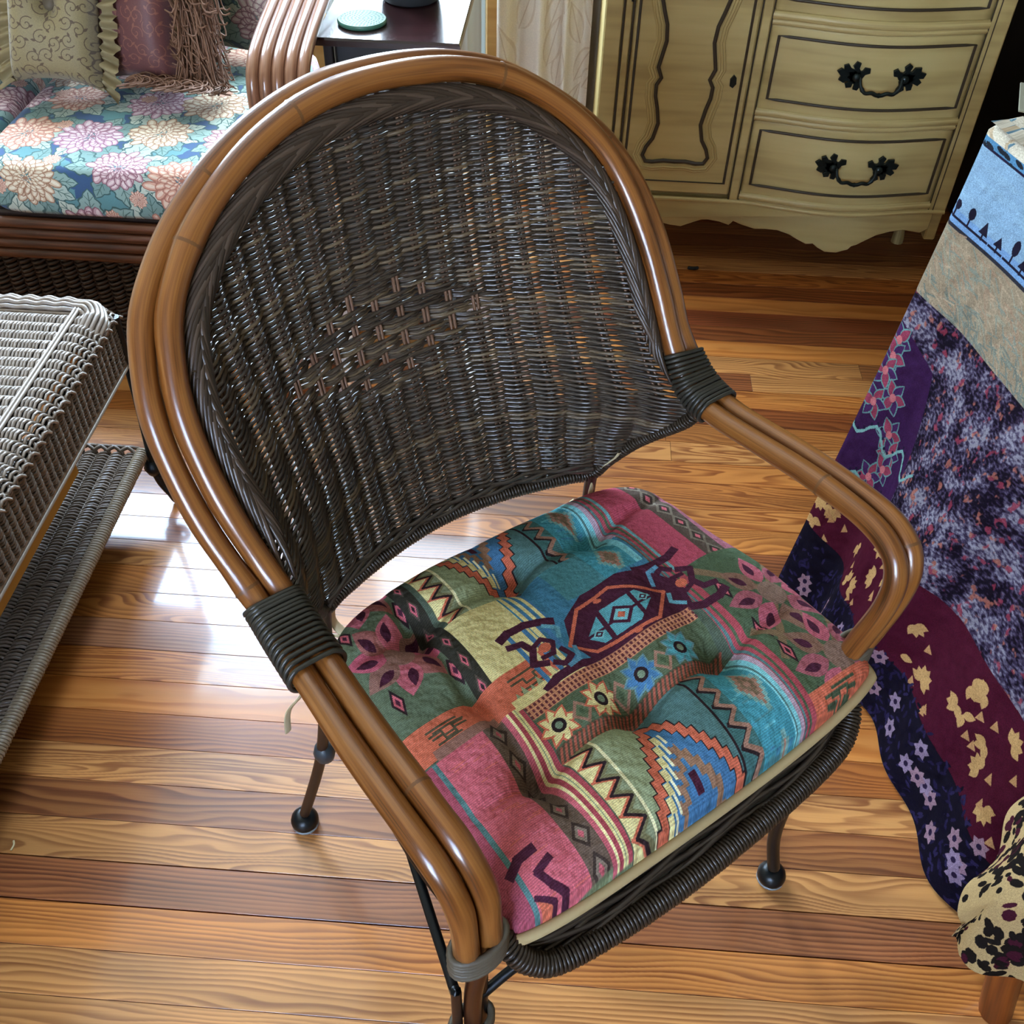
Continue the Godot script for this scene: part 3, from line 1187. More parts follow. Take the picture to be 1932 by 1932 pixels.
	for i in 300:
		var y0 := r.randf_range(-0.12, 0.2)
		var st := Vector3(0.088, y0, r.randf_range(-0.02, 0.03))
		var fall := r.randf_range(0.10, 0.17)
		var endx := 0.088 + r.randf_range(0.02, 0.115)
		var endy := maxf(st.y - fall, -0.172 + r.randf() * 0.02)
		var p2 := Vector3(lerpf(st.x, endx, 0.5) + 0.015, lerpf(st.y, endy, 0.35), st.z + r.randf_range(0.0, 0.03))
		var p3 := Vector3(endx, endy, st.z + r.randf_range(0.0, 0.05))
		g.tube(smooth([st, p2, p3, p3 + Vector3(r.randf_range(-0.02, 0.03), -0.004, r.randf_range(-0.01, 0.02))], 4), 0.0017, 4, false, false)
	for i in 130:
		var st := Vector3(r.randf_range(0.02, 0.17), -0.168 + r.randf() * 0.012, r.randf_range(0.02, 0.10))
		var a := r.randf_range(-0.6, 0.6)
		g.tube(smooth([st, st + Vector3(0.02 * cos(a), 0.008, 0.02 * sin(a)), st + Vector3(0.045 * cos(a + 0.5), 0.002, 0.045 * sin(a + 0.5)), st + Vector3(0.06 * cos(a + 1.0), -0.002, 0.06 * sin(a + 1.0))], 3), 0.0016, 4, false, false)
	stuff(obj("tassel_fringe", g, fr, bp))
	g = Geo.new()
	g.tube(smooth([Vector3(0.093, 0.19, 0.0), Vector3(0.088, 0.07, 0.004), Vector3(0.088, -0.06, 0.004), Vector3(0.09, -0.15, 0.0)], 5), 0.005, 6)
	obj("braid_trim", g, mat(hexc("8a6a45"), 0.7), bp)
	var bp2 := thing("throw_pillow", "burgundy damask pillow tucked behind the gold pillow", "pillow", Vector3(-1.215, 0.62, -2.17))
	bp2.rotation = Vector3(-0.3, 0.2, 0.05)
	obj("pillow_body", puffy(0.26, 0.36, 0.13, 0.0, 2.4), burg, bp2)
	g = Geo.new()
	for i in 60:
		var st := Vector3(r.randf_range(-0.02, 0.1), -0.15, 0.02)
		g.tube(smooth([st, st + Vector3(0.01, -0.012, 0.02), st + Vector3(r.randf_range(0.0, 0.04), -0.022, 0.045)], 3), 0.0017, 4, false, false)
	stuff(obj("tassel_fringe", g, fr, bp2))


# ------------------------------------------------------------------ dark side table
func build_side_table() -> void:
	var wood := mat(hexc("ffffff"), 0.22, streaks(51, [hexc("1b0d0e"), hexc("2c1517"), hexc("3b1d1e")], 0.4, 0.9), 0.7)
	var blk := mat(hexc("0e1216"), 0.45)
	var t := thing("side_table", "small dark mahogany side table standing between sofa arm and curtain", "side table", Vector3(-0.337, 0, -2.06))
	var g := Geo.new()
	g.prism(PackedVector2Array([Vector2(-0.134, -0.17), Vector2(0.134, -0.17), Vector2(0.134, 0.17), Vector2(-0.134, 0.17)]), 0.65, 0.636, 0.004, null, Transform3D(Basis(Vector3(1, 0, 0), Vector3(0, 0, -1), Vector3(0, 1, 0)), Vector3.ZERO))
	obj("tabletop", g, wood, t)
	g = Geo.new()
	g.box(Vector3(-0.01, 0.33, -0.01), Vector3(0.196, 0.60, 0.26), 0.003)
	obj("cabinet_body", g, blk, t)
	for x: float in [-0.112, 0.124]:
		for z: float in [0.145, -0.155]:
			g = Geo.new()
			g.box(Vector3(x if z > 0.0 else x * 0.62, 0.318, z), Vector3(0.017, 0.636, 0.017), 0.002)
			obj("leg", g, blk, t)
	g = Geo.new()
	g.box(Vector3(0, 0.04, 0), Vector3(0.24, 0.014, 0.30), 0.002)
	obj("bottom_shelf", g, blk, t)
	# coaster
	var p := Paint.new(256, 256, 256.0, Vector2.ZERO, hexc("dfe7df"))
	var r := RandomNumberGenerator.new()
	r.seed = 3
	for ring in 6:
		for i in 6 + ring * 6:
			var a := TAU * i / (6.0 + ring * 6.0) + ring
			var c := Vector2(0.5, 0.5) + Vector2(cos(a), sin(a)) * (0.06 + 0.075 * ring)
			p.oval(c, 0.03, 0.018, a + 0.8, hexc("6d8f90") if (i + ring) % 2 else hexc("8fae9f"), 8)
	var co := thing("coaster", "round pale green mosaic coaster on the dark side table", "coaster", Vector3(-0.394, 0.6503, -1.972))
	g = Geo.new()
	g.lathe([Vector2(0.042, 0.0), Vector2(0.0455, 0.002), Vector2(0.046, 0.006), Vector2(0.044, 0.0085)], 40)
	obj("rim", g, mat(hexc("3e6b57"), 0.4), co)
	g = Geo.new()
	var disc := PackedVector3Array()
	var du := PackedVector2Array()
	for i in 3:
		for j in 41:
			var th := TAU * j / 40
			var rr: float = [0.0005, 0.03, 0.0442][i]
			disc.push_back(Vector3(cos(th) * rr, 0.0086, sin(th) * rr))
			du.push_back(Vector2(0.5, 0.5) + Vector2(cos(th), sin(th)) * rr / 0.09)
	g.grid(disc, du, 3, 41, true, true)
	obj("mosaic_face", g, mat(hexc("a6b6b0"), 0.8, p.tex()), co)
	# pot
	var pt := thing("plant_pot", "dark grey round pot standing on the side table beside the coaster", "pot", Vector3(-0.322, 0.6503, -2.112))
	g = Geo.new()
	g.lathe([Vector2(0.001, 0.0), Vector2(0.05, 0.0), Vector2(0.056, 0.004), Vector2(0.062, 0.03), Vector2(0.066, 0.07), Vector2(0.069, 0.12), Vector2(0.073, 0.124), Vector2(0.073, 0.134), Vector2(0.066, 0.136), Vector2(0.064, 0.11), Vector2(0.001, 0.108)], 36)
	obj("pot_body", g, mat(hexc("2c2e30"), 0.45), pt)


# ------------------------------------------------------------------ wicker coffee table
func build_coffee_table() -> void:
	var t := thing("coffee_table", "grey-brown wicker coffee table with woven lower shelf", "coffee table", Vector3(-1.05, 0, -0.85))
	var o := -t.position
	var x1 := -0.70
	var zb := -1.352
	var wick := mat(hexc("8d7f72"), 0.35)
	wick.clearcoat_enabled = true
	wick.clearcoat = 0.3
	var wick2 := mat(hexc("6a5c50"), 0.4)
	var inner := mat(hexc("241c17"), 0.9)
	var bend := func(p: Vector3) -> Vector3: # the rounded edge of the top
		var q := p - o
		var ex := maxf(q.x - (x1 - 0.035), 0.0) / 0.035
		var ez := maxf((zb + 0.03) - q.z, 0.0) / 0.03
		q.y -= 0.020 * minf(ex * ex + ez * ez, 1.3)
		return q + o
	# strands run along z over stakes along x
	var g := Geo.new()
	weave_panel(g, Vector3(-1.36, 0.428, -0.36) + o, Vector3(0, 0, -1), 0.965, Vector3(1, 0, 0), 0.612, Vector3.UP, 0.0056, 0.0225, 0.0027, 0.0028, bend)
	stuff(obj("woven_top", g, wick, t))
	g = Geo.new()
	weave_panel(g, Vector3(-0.744, 0.428, -0.36) + o, Vector3(0, 0, -1), 0.99, Vector3(1, 0, 0), 0.05, Vector3.UP, 0.0058, 0.0225, 0.0028, 0.0030, bend)
	stuff(obj("woven_border", g, wick, t))
	for k in 2:
		g = Geo.new()
		g.tube(smooth([Vector3(-0.7475 - 0.006 * k, 0.432, -0.36) + o, Vector3(-0.7475 - 0.006 * k, 0.433, -0.8) + o, Vector3(-0.7475 - 0.006 * k, 0.432, -1.325) + o], 4), 0.003, 6)
		obj("seam_cane", g, wick, t)
	# rolled edge along the back, turning the corner into the right edge
	for k in 9:
		var th := lerpf(-0.5, 2.7, k / 8.0)
		var ro := 0.0195 * cos(th)
		var rup := 0.0195 * sin(th)
		var pts := PackedVector3Array()
		var run := 0
		for i in 120:
			var x := -1.36 + i * 0.0051
			if x > x1 - 0.052:
				break
			var bump := 0.0026 * sin(PI * i / 3.0)
			pts.push_back(Vector3(x, 0.415 + rup * (1.0 + bump * 40.0) + 0.002, zb + 0.022 - ro * (1.0 + bump * 30.0)) + o)
			run = i
		for i in 9:
			var a := PI / 2 * (i + 1) / 9.0
			var bump := 0.0026 * sin(PI * (run + i) / 3.0)
			var rad := 0.030 + ro * (1.0 + bump * 30.0)
			pts.push_back(Vector3(x1 - 0.052 + sin(a) * rad, 0.417 + rup * (1.0 + bump * 40.0) - 0.004 * i / 9.0, zb + 0.052 - cos(a) * rad) + o)
		var last := pts[pts.size() - 1]
		pts.push_back(last + Vector3(-0.002, -0.006, 0.02))
		pts.push_back(last + Vector3(-0.006, -0.018, 0.04))
		g = Geo.new()
		g.tube(pts, 0.0038, 6)
		obj("edge_strand", g, wick, t)
	# skirts
	g = Geo.new()
	weave_panel(g, Vector3(x1 - 0.004, 0.325, -0.36) + o, Vector3(0, 0, -1), 0.985, Vector3(0, 1, 0), 0.092, Vector3.RIGHT, 0.0056, 0.017, 0.0027, 0.0026)
	stuff(obj("woven_skirt", g, wick2, t))
	g = Geo.new()
	weave_panel(g, Vector3(-1.36, 0.325, zb + 0.004) + o, Vector3(1, 0, 0), 0.655, Vector3(0, 1, 0), 0.085, Vector3.FORWARD, 0.0056, 0.017, 0.0027, 0.0026)
	stuff(obj("woven_skirt", g, wick2, t))
	for e in [[Vector3(-1.36, 0.325, -0.362), Vector3(1, 0, 0), 0.655, Vector3.BACK], [Vector3(-1.36, 0.325, -0.36), Vector3(0, 0, -1), 0.985, Vector3.LEFT]]:
		g = Geo.new()
		weave_panel(g, e[0] + o, e[1], e[2], Vector3(0, 1, 0), 0.095, e[3], 0.0056, 0.017, 0.0027, 0.0026)
		stuff(obj("woven_skirt", g, wick2, t))
	g = Geo.new()
	for k in 2:
		g.tube(seg(Vector3(x1 - 0.004 + 0.003 * k, 0.323 - 0.005 * k, -0.36) + o, Vector3(x1 - 0.004 + 0.003 * k, 0.323 - 0.005 * k, zb + 0.01) + o), 0.0034, 6)
	obj("skirt_edge", g, wick, t)
	g = Geo.new()
	g.box(Vector3(-1.05, 0.415, -0.85) + o, Vector3(0.64, 0.012, 0.94), 0.002)
	g.box(Vector3(x1 - 0.014, 0.37, -0.85) + o, Vector3(0.006, 0.085, 0.94), 0.002)
	obj("core_board", g, inner, t)
	# bare wooden rail under the skirt
	g = Geo.new()
	g.box(Vector3(-0.735, 0.287, -0.745) + o, Vector3(0.016, 0.062, 0.775), 0.002)
	obj("wooden_rail", g, mat(hexc("d9c48a"), 0.55, streaks(61, [hexc("b89a3a"), hexc("d0b04c")], 0.3, 0.8)), t, "bare yellow wooden rail under the skirt")
	# lower shelf
	g = Geo.new()
	weave_panel(g, Vector3(-1.37, 0.118, -0.33) + o, Vector3(1, 0, 0), 0.64, Vector3(0, 0, -1), 1.0, Vector3.UP, 0.0068, 0.0245, 0.0032, 0.0030)
	stuff(obj("woven_shelf", g, wick2, t))
	g = Geo.new()
	g.box(Vector3(-1.05, 0.108, -0.835) + o, Vector3(0.63, 0.006, 1.0), 0.001)
	obj("shelf_core", g, inner, t)
	g = Geo.new()
	coil(g, PackedVector3Array([Vector3(-0.726, 0.119, -0.32) + o, Vector3(-0.726, 0.119, -1.34) + o]), 0.0095, 0.0030, 0.0054)
	stuff(obj("wrapped_edge", g, mat(hexc("8a7c68"), 0.32), t))
	g = Geo.new()
	for k in 26:
		var x := -0.735 - k * 0.024
		for s: float in [-1.0, 1.0]:
			g.tube(smooth([Vector3(x, 0.119, -1.337 + s * 0.008) + o, Vector3(x - 0.016, 0.128, -1.337) + o, Vector3(x - 0.034, 0.119, -1.337 - s * 0.008) + o], 3), 0.0036, 5)
	stuff(obj("braided_edge", g, wick2, t))
	# iron legs with a ball and a scroll at the foot
	var iron := mat(hexc("101416"), 0.4)
	iron.metallic = 0.5
	for c in [[-0.703, -1.334, 1.0], [-1.36, -1.334, -1.0], [-0.703, -0.36, 1.0], [-1.36, -0.36, -1.0]]:
		g = Geo.new()
		var b := Vector3(c[0], 0, c[1]) + o
		var s: float = c[2]
		g.tube(smooth([b + Vector3(0, 0.41, 0), b + Vector3(-0.002 * s, 0.25, 0), b + Vector3(-0.008 * s, 0.12, 0), b + Vector3(-0.010 * s, 0.085, 0), b + Vector3(-0.004 * s, 0.05, 0), b + Vector3(0.008 * s, 0.025, 0), b + Vector3(0.014 * s, 0.01, 0.0), b + Vector3(0.018 * s, 0.008, 0.0)], 4), 0.0078, 9)
		g.lathe([Vector2(0.001, -0.018), Vector2(0.012, -0.014), Vector2(0.017, 0.0), Vector2(0.012, 0.014), Vector2(0.001, 0.018)], 14, Transform3D(Basis.IDENTITY, b + Vector3(-0.010 * s, 0.088, 0.0)))
		g.tube(smooth([b + Vector3(-0.010 * s, 0.085, 0.0), b + Vector3(0.010 * s, 0.098, 0.004), b + Vector3(0.020 * s, 0.082, 0.004), b + Vector3(0.012 * s, 0.066, 0.002), b + Vector3(-0.004 * s, 0.07, 0.0)], 4), 0.0055, 8)
		obj("leg", g, iron, t)


# ------------------------------------------------------------------ draped quilt and the cloth in front of it
func quilt_print() -> ImageTexture:
	# s runs along the table (1 unit = 1.1 m), t runs down from the top edge (1 unit = 0.8 m)
	var p := Paint.new(1400, 1000, 1000.0, Vector2.ZERO, hexc("221b33"))
	var r := RandomNumberGenerator.new()
	r.seed = 31
	p.rect(0, 0, 1.4, 0.06, hexc("cfc7b4"))
	for i in 260:
		p.oval(Vector2(r.randf() * 1.4, r.randf() * 0.06), r.randf_range(0.004, 0.02), 0.004, r.randf() * 3.0, [hexc("7fa3ad"), hexc("e2d9c6"), hexc("5f7f90"), hexc("b9a68a")][r.randi() % 4])
	p.rect(0, 0.055, 1.4, 0.068, hexc("4f7fa3"))
	for i in 60:
		p.oval(Vector2(r.randf() * 1.4, r.randf_range(0.06, 0.072)), 0.012, 0.004, 0.2, hexc("20242c"))
	p.rect(0, 0.072, 1.4, 0.185, hexc("809fb9"))
	for i in 160:
		p.oval(Vector2(r.randf() * 1.4, r.randf_range(0.08, 0.18)), 0.05, 0.006, 0.0, [hexc("82a2bd"), hexc("7b9ab4"), hexc("86a6bf")][r.randi() % 3])
	# the printed skyline of small dark trees and huts
	p.rect(0, 0.185, 1.4, 0.212, hexc("6f93bd"))
	p.rect(0, 0.208, 1.4, 0.214, hexc("2a2a33"))
	var x := 0.0
	while x < 1.4:
		var k := r.randi() % 4
		var hgt := r.randf_range(0.016, 0.032)
		var ink := hexc("1d1a2b")
		if k == 0:
			p.poly([Vector2(x, 0.19), Vector2(x + 0.012, 0.19 - hgt), Vector2(x + 0.024, 0.19)], ink)
			p.rect(x + 0.010, 0.186, x + 0.014, 0.2, ink)
		elif k == 1:
			p.rect(x, 0.19 - hgt, x + 0.004, 0.195, ink)
			p.rect(x + 0.012, 0.19 - hgt * 0.8, x + 0.016, 0.195, ink)
			p.rect(x - 0.006, 0.184, x + 0.022, 0.188, ink)
		elif k == 2:
			p.oval(Vector2(x + 0.01, 0.188 - hgt * 0.6), 0.009, hgt * 0.45, 0, ink)
			p.rect(x + 0.008, 0.175, x + 0.012, 0.196, ink)
		else:
			p.rect(x, 0.179, x + 0.02, 0.196, ink)
			p.poly([Vector2(x - 0.006, 0.181), Vector2(x + 0.01, 0.168), Vector2(x + 0.026, 0.181)], ink)
		p.rect(x - 0.01, 0.195, x + 0.03, 0.199, ink)
		x += r.randf_range(0.026, 0.045)
	# tan and grey-green linen
	p.rect(0, 0.214, 1.4, 0.345, hexc("8f806b"))
	for i in 1500:
		var q := Vector2(r.randf() * 1.4, r.randf_range(0.216, 0.345))
		var c: Color = [hexc("8f8a78"), hexc("9f8d76"), hexc("7c8176"), hexc("957e69")][r.randi() % 4]
		if q.y > 0.3 and r.randf() < 0.6:
			c = hexc("6f756c")
		p.line([q, q + Vector2(0.03, 0.004).rotated(r.randf_range(-0.4, 0.9))], 0.003, c)
	# speckled velvet of greys, purples and reds
	var f1 := FastNoiseLite.new()
	f1.seed = 5
	f1.frequency = 0.11
	f1.fractal_octaves = 3
	var f2 := FastNoiseLite.new()
	f2.seed = 6
	f2.frequency = 0.012
	f2.fractal_octaves = 3
	var ramp := [hexc("150f1c"), hexc("2a2136"), hexc("433b50"), hexc("5f5a6e"), hexc("86838f")]
	for y in range(345, 780):
		for px in 1400:
			var v := clampf(0.42 + f1.get_noise_2d(px * 0.6 + y * 0.25, y * 1.1 - px * 0.2) * 0.85 + f2.get_noise_2d(px, y) * 0.95, 0.0, 0.999) * 4.0
			var c: Color = ramp[int(v)].lerp(ramp[int(v) + 1], v - int(v))
			var red := f2.get_noise_2d(px * 2.6 + 900.0, y * 2.6) + f1.get_noise_2d(px * 0.4 + 500.0, y * 0.4) * 0.35
			if red > 0.30:
				c = c.lerp(hexc("8a3444") if f2.get_noise_2d(px + 300.0, y) > 0.0 else hexc("a2604f"), clampf((red - 0.30) * 5.0, 0.0, 0.8))
			p.im.set_pixel(px, y, c)
	# batik panel at the corner: purple with teal outlines
	p.poly([Vector2(0, 0.40), Vector2(0.13, 0.44), Vector2(0.18, 0.56), Vector2(0.24, 0.74), Vector2(0, 0.72)], hexc("34193f"))
	for i in 9:
		var c := Vector2(r.randf_range(0.015, 0.06 + 0.010 * i), 0.435 + 0.031 * i)
		for q in 6:
			var a := TAU * q / 6.0 + i
			p.leaf(c, 0.036, 0.012, a, hexc("5d8684"))
			p.leaf(c, 0.033, 0.009, a, hexc("86384f") if q % 2 else hexc("412350"))
		p.oval(c, 0.008, 0.008, 0, hexc("b86a70"))
	for k in 2:
		var l := []
		for i in 20:
			l.push_back(Vector2(i * 0.0126, 0.61 + 0.10 * k + 0.018 * sin(i * 0.9)))
		p.line(l, 0.006, hexc("6f9a97"))
		for i in 20:
			p.oval(l[i] + Vector2(0, -0.007), 0.003, 0.003, 0, hexc("1d1630"))
	# burgundy band with tan flowers
	p.poly([Vector2(0, 0.70), Vector2(0.22, 0.735), Vector2(0.5, 0.70), Vector2(1.4, 0.69), Vector2(1.4, 0.90), Vector2(0, 0.86)], hexc("451224"))
	for i in 46:
		var c := Vector2(r.randf() * 1.4, r.randf_range(0.725, 0.86))
		if i < 3:
			c = Vector2(0.02 + 0.035 * i, 0.735 + 0.05 * (i % 2))
		var a := r.randf() * TAU
		for q in 5:
			if r.randf() < 0.75:
				p.leaf(c, 0.026, 0.008, a + q * 0.62, hexc("b9925f"))
		p.poly([c + Vector2(0.04, 0.01), c + Vector2(0.056, 0.02), c + Vector2(0.04, 0.03)], hexc("b0855a"))
	# navy velvet with small pale flowers
	p.poly([Vector2(0, 0.845), Vector2(0.3, 0.875), Vector2(1.4, 0.885), Vector2(1.4, 1), Vector2(0, 1)], hexc("15111f"))
	for i in 900:
		p.oval(Vector2(r.randf() * 1.4, r.randf_range(0.87, 1.0)), 0.008, 0.003, r.randf() * 3.0, [hexc("221c3c"), hexc("2b2548"), hexc("110d1e")][r.randi() % 3], 6)
	for i in 34:
		var c := Vector2(r.randf() * 1.4, r.randf_range(0.875, 0.985))
		for q in 6:
			p.leaf(c, 0.018, 0.006, TAU * q / 6.0 + i, hexc("8d7a92") if i % 2 else hexc("957684"))
		p.oval(c, 0.005, 0.005, 0, hexc("2a1f3a"))
	p.yarn(4, 0.09, 0, 0, 0)
	return p.tex()


func build_quilt() -> void:
	var tx := quilt_print()
	var m := mat(hexc("dcd8d4"), 0.95, tx)
	m.metallic_specular = 0.15
	m.normal_enabled = true
	m.normal_texture = bumps(9, 0.06, 3.0)
	m.normal_scale = 0.5
	var top0 := Vector3(0.612, 0.715, -1.50)
	var d := Vector3(0.29, 0, 0.957).normalized()
	var nout := Vector3(-0.957, 0, 0.29).normalized()
	var q := thing("quilt", "patchwork velvet quilt in purple, burgundy and blue draped to the floor", "quilt", Vector3(0.9, 0, -1.0))
	var o := -q.position
	var g := Geo.new()
	var nu := 150
	var nv := 44
	var pts := PackedVector3Array()
	var uvs := PackedVector2Array()
	# s < 0 goes round the far corner, along the back of the table
	for i in nu:
		var s := lerpf(-0.5, 0.85, i / float(nu - 1))
		for j in nv:
			var t := j / float(nv - 1)
			var p: Vector3
			var drop := clampf((t - 0.04) / 0.96, 0.0, 1.0)
			var flare := 0.262 * pow(drop, 1.05)
			var fold := 0.016 * drop * sin(s * 15.0 + 2.2 + 0.8 * drop) + 0.010 * drop * drop * sin(s * 34.0 + 0.5)
			if s >= 0:
				p = top0 + d * (s - 0.2 * drop * clampf(1.0 - s / 0.5, 0.0, 1.0) * -1.0 * 0.0) + nout * (flare + fold)
				p += d * 0.2 * drop * (1.0 - smoothstep(0.0, 0.5, s))
			else:
				var back := -nout
				p = top0 + back * (-s) + nout * flare * (1.0 + s) * exp(s * 9.0) - d * (flare * 0.55) * (1.0 - exp(s * 9.0)) + d * 0.2 * drop * exp(s * 9.0)
			if t < 0.04:
				p = top0 + d * s + nout * 0.0 if s >= 0 else top0 - nout * (-s)
				p += (-nout * 0.05 + Vector3(0, 0.006, 0)) * (0.04 - t) / 0.04
				p.y = 0.715 + 0.01 * sin(PI * 0.5 * (0.04 - t) / 0.04)
			else:
				p.y = lerpf(0.715, 0.006, drop)
			pts.push_back(p + o)
			uvs.push_back(Vector2((s + 0.0) / 1.4 * 1.1 + 0.0, t))
	g.grid(pts, uvs, nu, nv, true)
	obj("hanging_side", g, m, q)
	g = Geo.new()
	pts = PackedVector3Array()
	uvs = PackedVector2Array()
	for i in 50:
		var s := i / 49.0 * 0.7
		for j in 24:
			var t := j / 23.0
			var drop := clampf((t - 0.04) / 0.96, 0.0, 1.0)
			var p := top0 + d * (0.85 + 0.05 * drop + 0.012 * drop * sin(s * 30.0)) - nout * (s - (0.262 * pow(drop, 1.05) + 0.01) * (1.0 - s / 0.7))
			p.y = lerpf(0.717, 0.006, drop)
			pts.push_back(p + o)
			uvs.push_back(Vector2((0.85 + s) / 1.4 * 1.1, t))
	g.grid(pts, uvs, 50, 24)
	obj("hanging_end", g, m, q)
	g = Geo.new()
	var c := [top0, top0 + d * 0.95, top0 + d * 0.95 - nout * 0.7, top0 - nout * 0.7]
	var tp := PackedVector3Array()
	var tu := PackedVector2Array()
	for i in 20:
		for j in 16:
			var a := i / 19.0
			var b := j / 15.0
			var p: Vector3 = c[0] + d * 0.852 * a - nout * 0.7 * b
			p.y = 0.722 + 0.003 * sin(a * 9.0) * sin(b * 7.0)
			tp.push_back(p + o)
			tu.push_back(Vector2(a * 0.8 + b * 0.2, 0.012 + 0.04 * b))
	g.grid(tp, tu, 20, 16)
	obj("top_side", g, m, q)
	# the table under the quilt
	var tb := thing("covered_table", "table hidden under the draped patchwork quilt", "table", Vector3(0.9, 0, -1.0))
	var bt := Geo.new()
	var xf := Transform3D(Basis(d, Vector3.UP, d.cross(Vector3.UP)), Vector3.ZERO)
	var cc: Vector3 = (c[0] + c[2]) / 2 + o
	bt.box(Vector3(-0.05, 0, 0), Vector3(0.80, 0.03, 0.66), 0.004, Transform3D(xf.basis, Vector3(cc.x, 0.697, cc.z)))
	for a: float in [-0.4, 0.3]:
		for b: float in [-0.27, 0.27]:
			bt.box(Vector3(a, 0, b), Vector3(0.05, 0.685, 0.05), 0.004, Transform3D(xf.basis, Vector3(cc.x, 0.3425, cc.z)))
	obj("table_frame", bt, mat(hexc("5a3a20"), 0.5), tb)
	# pale card with a dark ring on the quilt
	var card := thing("card", "pale grey card with a dark metal ring lying on the quilt corner", "card", Vector3(0.745, 0.7295, -1.545), -0.3)
	g = Geo.new()
	g.box(Vector3(0, 0.002, 0), Vector3(0.16, 0.003, 0.11), 0.001)
	obj("card_sheet", g, mat(hexc("7f7d6a"), 0.8), card)
	g = Geo.new()
	var ring := PackedVector3Array()
	for i in 20:
		ring.push_back(Vector3(-0.045 + 0.012 * cos(TAU * i / 20), 0.012 + 0.010 * sin(TAU * i / 20), 0.036))
	g.tube(ring, 0.0018, 6, true, false)
	obj("ring", g, mat(hexc("2a2a2a"), 0.3), card)
	# tan cloth with black blotches over a wooden stool at the lower right
	var e1 := Vector3(0.6, 0, -0.8)
	var e2 := Vector3(0.8, 0, 0.6)
	var kk := Vector3(0.512, 0.292, -0.528)
	var st := thing("wooden_stool", "orange-brown wooden stool under the blotched tan cloth", "stool", Vector3(0.66, 0, -0.52))
	var so := -st.position
	var wood := mat(hexc("d8b088"), 0.4, streaks(71, [hexc("6a3a14"), hexc("8c5220"), hexc("a86c30")], 0.4, 1.0), 0.3)
	g = Geo.new()
	g.box(Vector3.ZERO, Vector3(0.26, 0.028, 0.30), 0.006, Transform3D(Basis(e1, Vector3.UP, e2), kk + e1 * 0.15 + e2 * 0.17 + Vector3(0, -0.018, 0) + so))
	obj("seat", g, wood, st)
	for l in [[0.04, 0.04], [0.26, 0.04], [0.04, 0.30], [0.26, 0.30]]:
		g = Geo.new()
		var b: Vector3 = kk + e1 * l[0] + e2 * l[1] + so
		var out: Vector3 = (e1 * (l[0] - 0.15) + e2 * (l[1] - 0.17)).normalized()
		if l[0] < 0.1 and l[1] < 0.1:
			out = Vector3(-0.9, 0, -0.4) * -0.9
		g.tube(smooth([b + Vector3(0, -0.03, 0), b + out * 0.012 + Vector3(0, -0.12, 0), b + out * 0.028 + Vector3(0, -0.2, 0), b + out * 0.05 + Vector3(0, -0.292, 0)], 6), 0.020, 12, false, true, 2.0)
		obj("leg", g, wood, st)
	var pc := Paint.new(800, 800, 800.0, Vector2.ZERO, hexc("a88c60"))
	var r := RandomNumberGenerator.new()
	r.seed = 8
	for i in 46:
		var cx := Vector2(r.randf(), r.randf())
		for k in 40:
			pc.oval(cx + Vector2(r.randfn(), r.randfn()) * 0.045, r.randf_range(0.006, 0.020), r.randf_range(0.006, 0.016), r.randf() * 3.0, hexc("1a1513") if r.randf() < 0.85 else hexc("3a1420"), 8)
	for i in 500:
		var cy := Vector2(r.randf(), r.randf_range(0.72, 1.0))
		pc.oval(cy, 0.012, 0.005, r.randf() * 3.0, [hexc("15120f"), hexc("8f8674"), hexc("2a2420"), hexc("b3a68c")][r.randi() % 4], 6)
	pc.yarn(6, 0.08, 0, 0, 0)
	var cm := mat(Color.WHITE, 0.9, pc.tex())
	cm.metallic_specular = 0.15
	g = Geo.new()
	pts = PackedVector3Array()
	uvs = PackedVector2Array()
	# a loose square over the stool: flat on the seat, falling over its two near edges
	for i in 60:
		for j in 60:
			var a := lerpf(-0.092, 0.34, i / 59.0)
			var b := lerpf(-0.075, 0.34, j / 59.0)
			var oa := maxf(-a, 0.0)
			var ob := maxf(-b, 0.0)
			var far := Vector2(oa / 0.115, ob / 0.075).length()
			if oa > 0.0 and ob > 0.0 and far > 1.0:
				oa /= far
				ob /= far
			var cp := kk + e1 * maxf(a, 0.0) + e2 * maxf(b, 0.0)
			cp.y += 0.004 + 0.005 * sin(a * 25.0) * sin(b * 19.0) - 0.006 * smoothstep(0.03, 0.0, a) - 0.006 * smoothstep(0.03, 0.0, b)
			var flut := 0.010 * sin(b * 42.0 + 0.6) + 0.006 * sin(b * 77.0)
			var both := minf(oa, ob) / maxf(maxf(oa, ob), 0.0001)
			cp += (-e1 * oa * (0.26 + flut * 12.0) - e2 * ob * (0.26 + 0.09 * sin(a * 50.0))) * (1.0 - 0.55 * both)
			cp.y -= (oa * 0.92 + ob * 0.90) * (1.0 - 0.42 * both)
			cp.y = maxf(cp.y, 0.03)
			pts.push_back(cp)
			uvs.push_back(Vector2((a + 0.12) / 0.46, (b + 0.08) / 0.46))
	g.grid(pts, uvs, 60, 60)
	tag(obj("throw_cloth", g, cm), "tan cloth with black blotches hanging over the wooden stool", "cloth")
	# dark cupboard in the gap beside the dresser
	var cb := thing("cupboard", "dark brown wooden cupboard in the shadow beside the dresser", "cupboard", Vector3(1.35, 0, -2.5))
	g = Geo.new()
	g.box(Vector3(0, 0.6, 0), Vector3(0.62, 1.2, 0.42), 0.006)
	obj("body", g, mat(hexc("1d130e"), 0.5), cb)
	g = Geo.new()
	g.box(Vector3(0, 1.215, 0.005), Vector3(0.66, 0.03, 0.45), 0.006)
	obj("cupboard_top", g, mat(hexc("251812"), 0.45), cb)
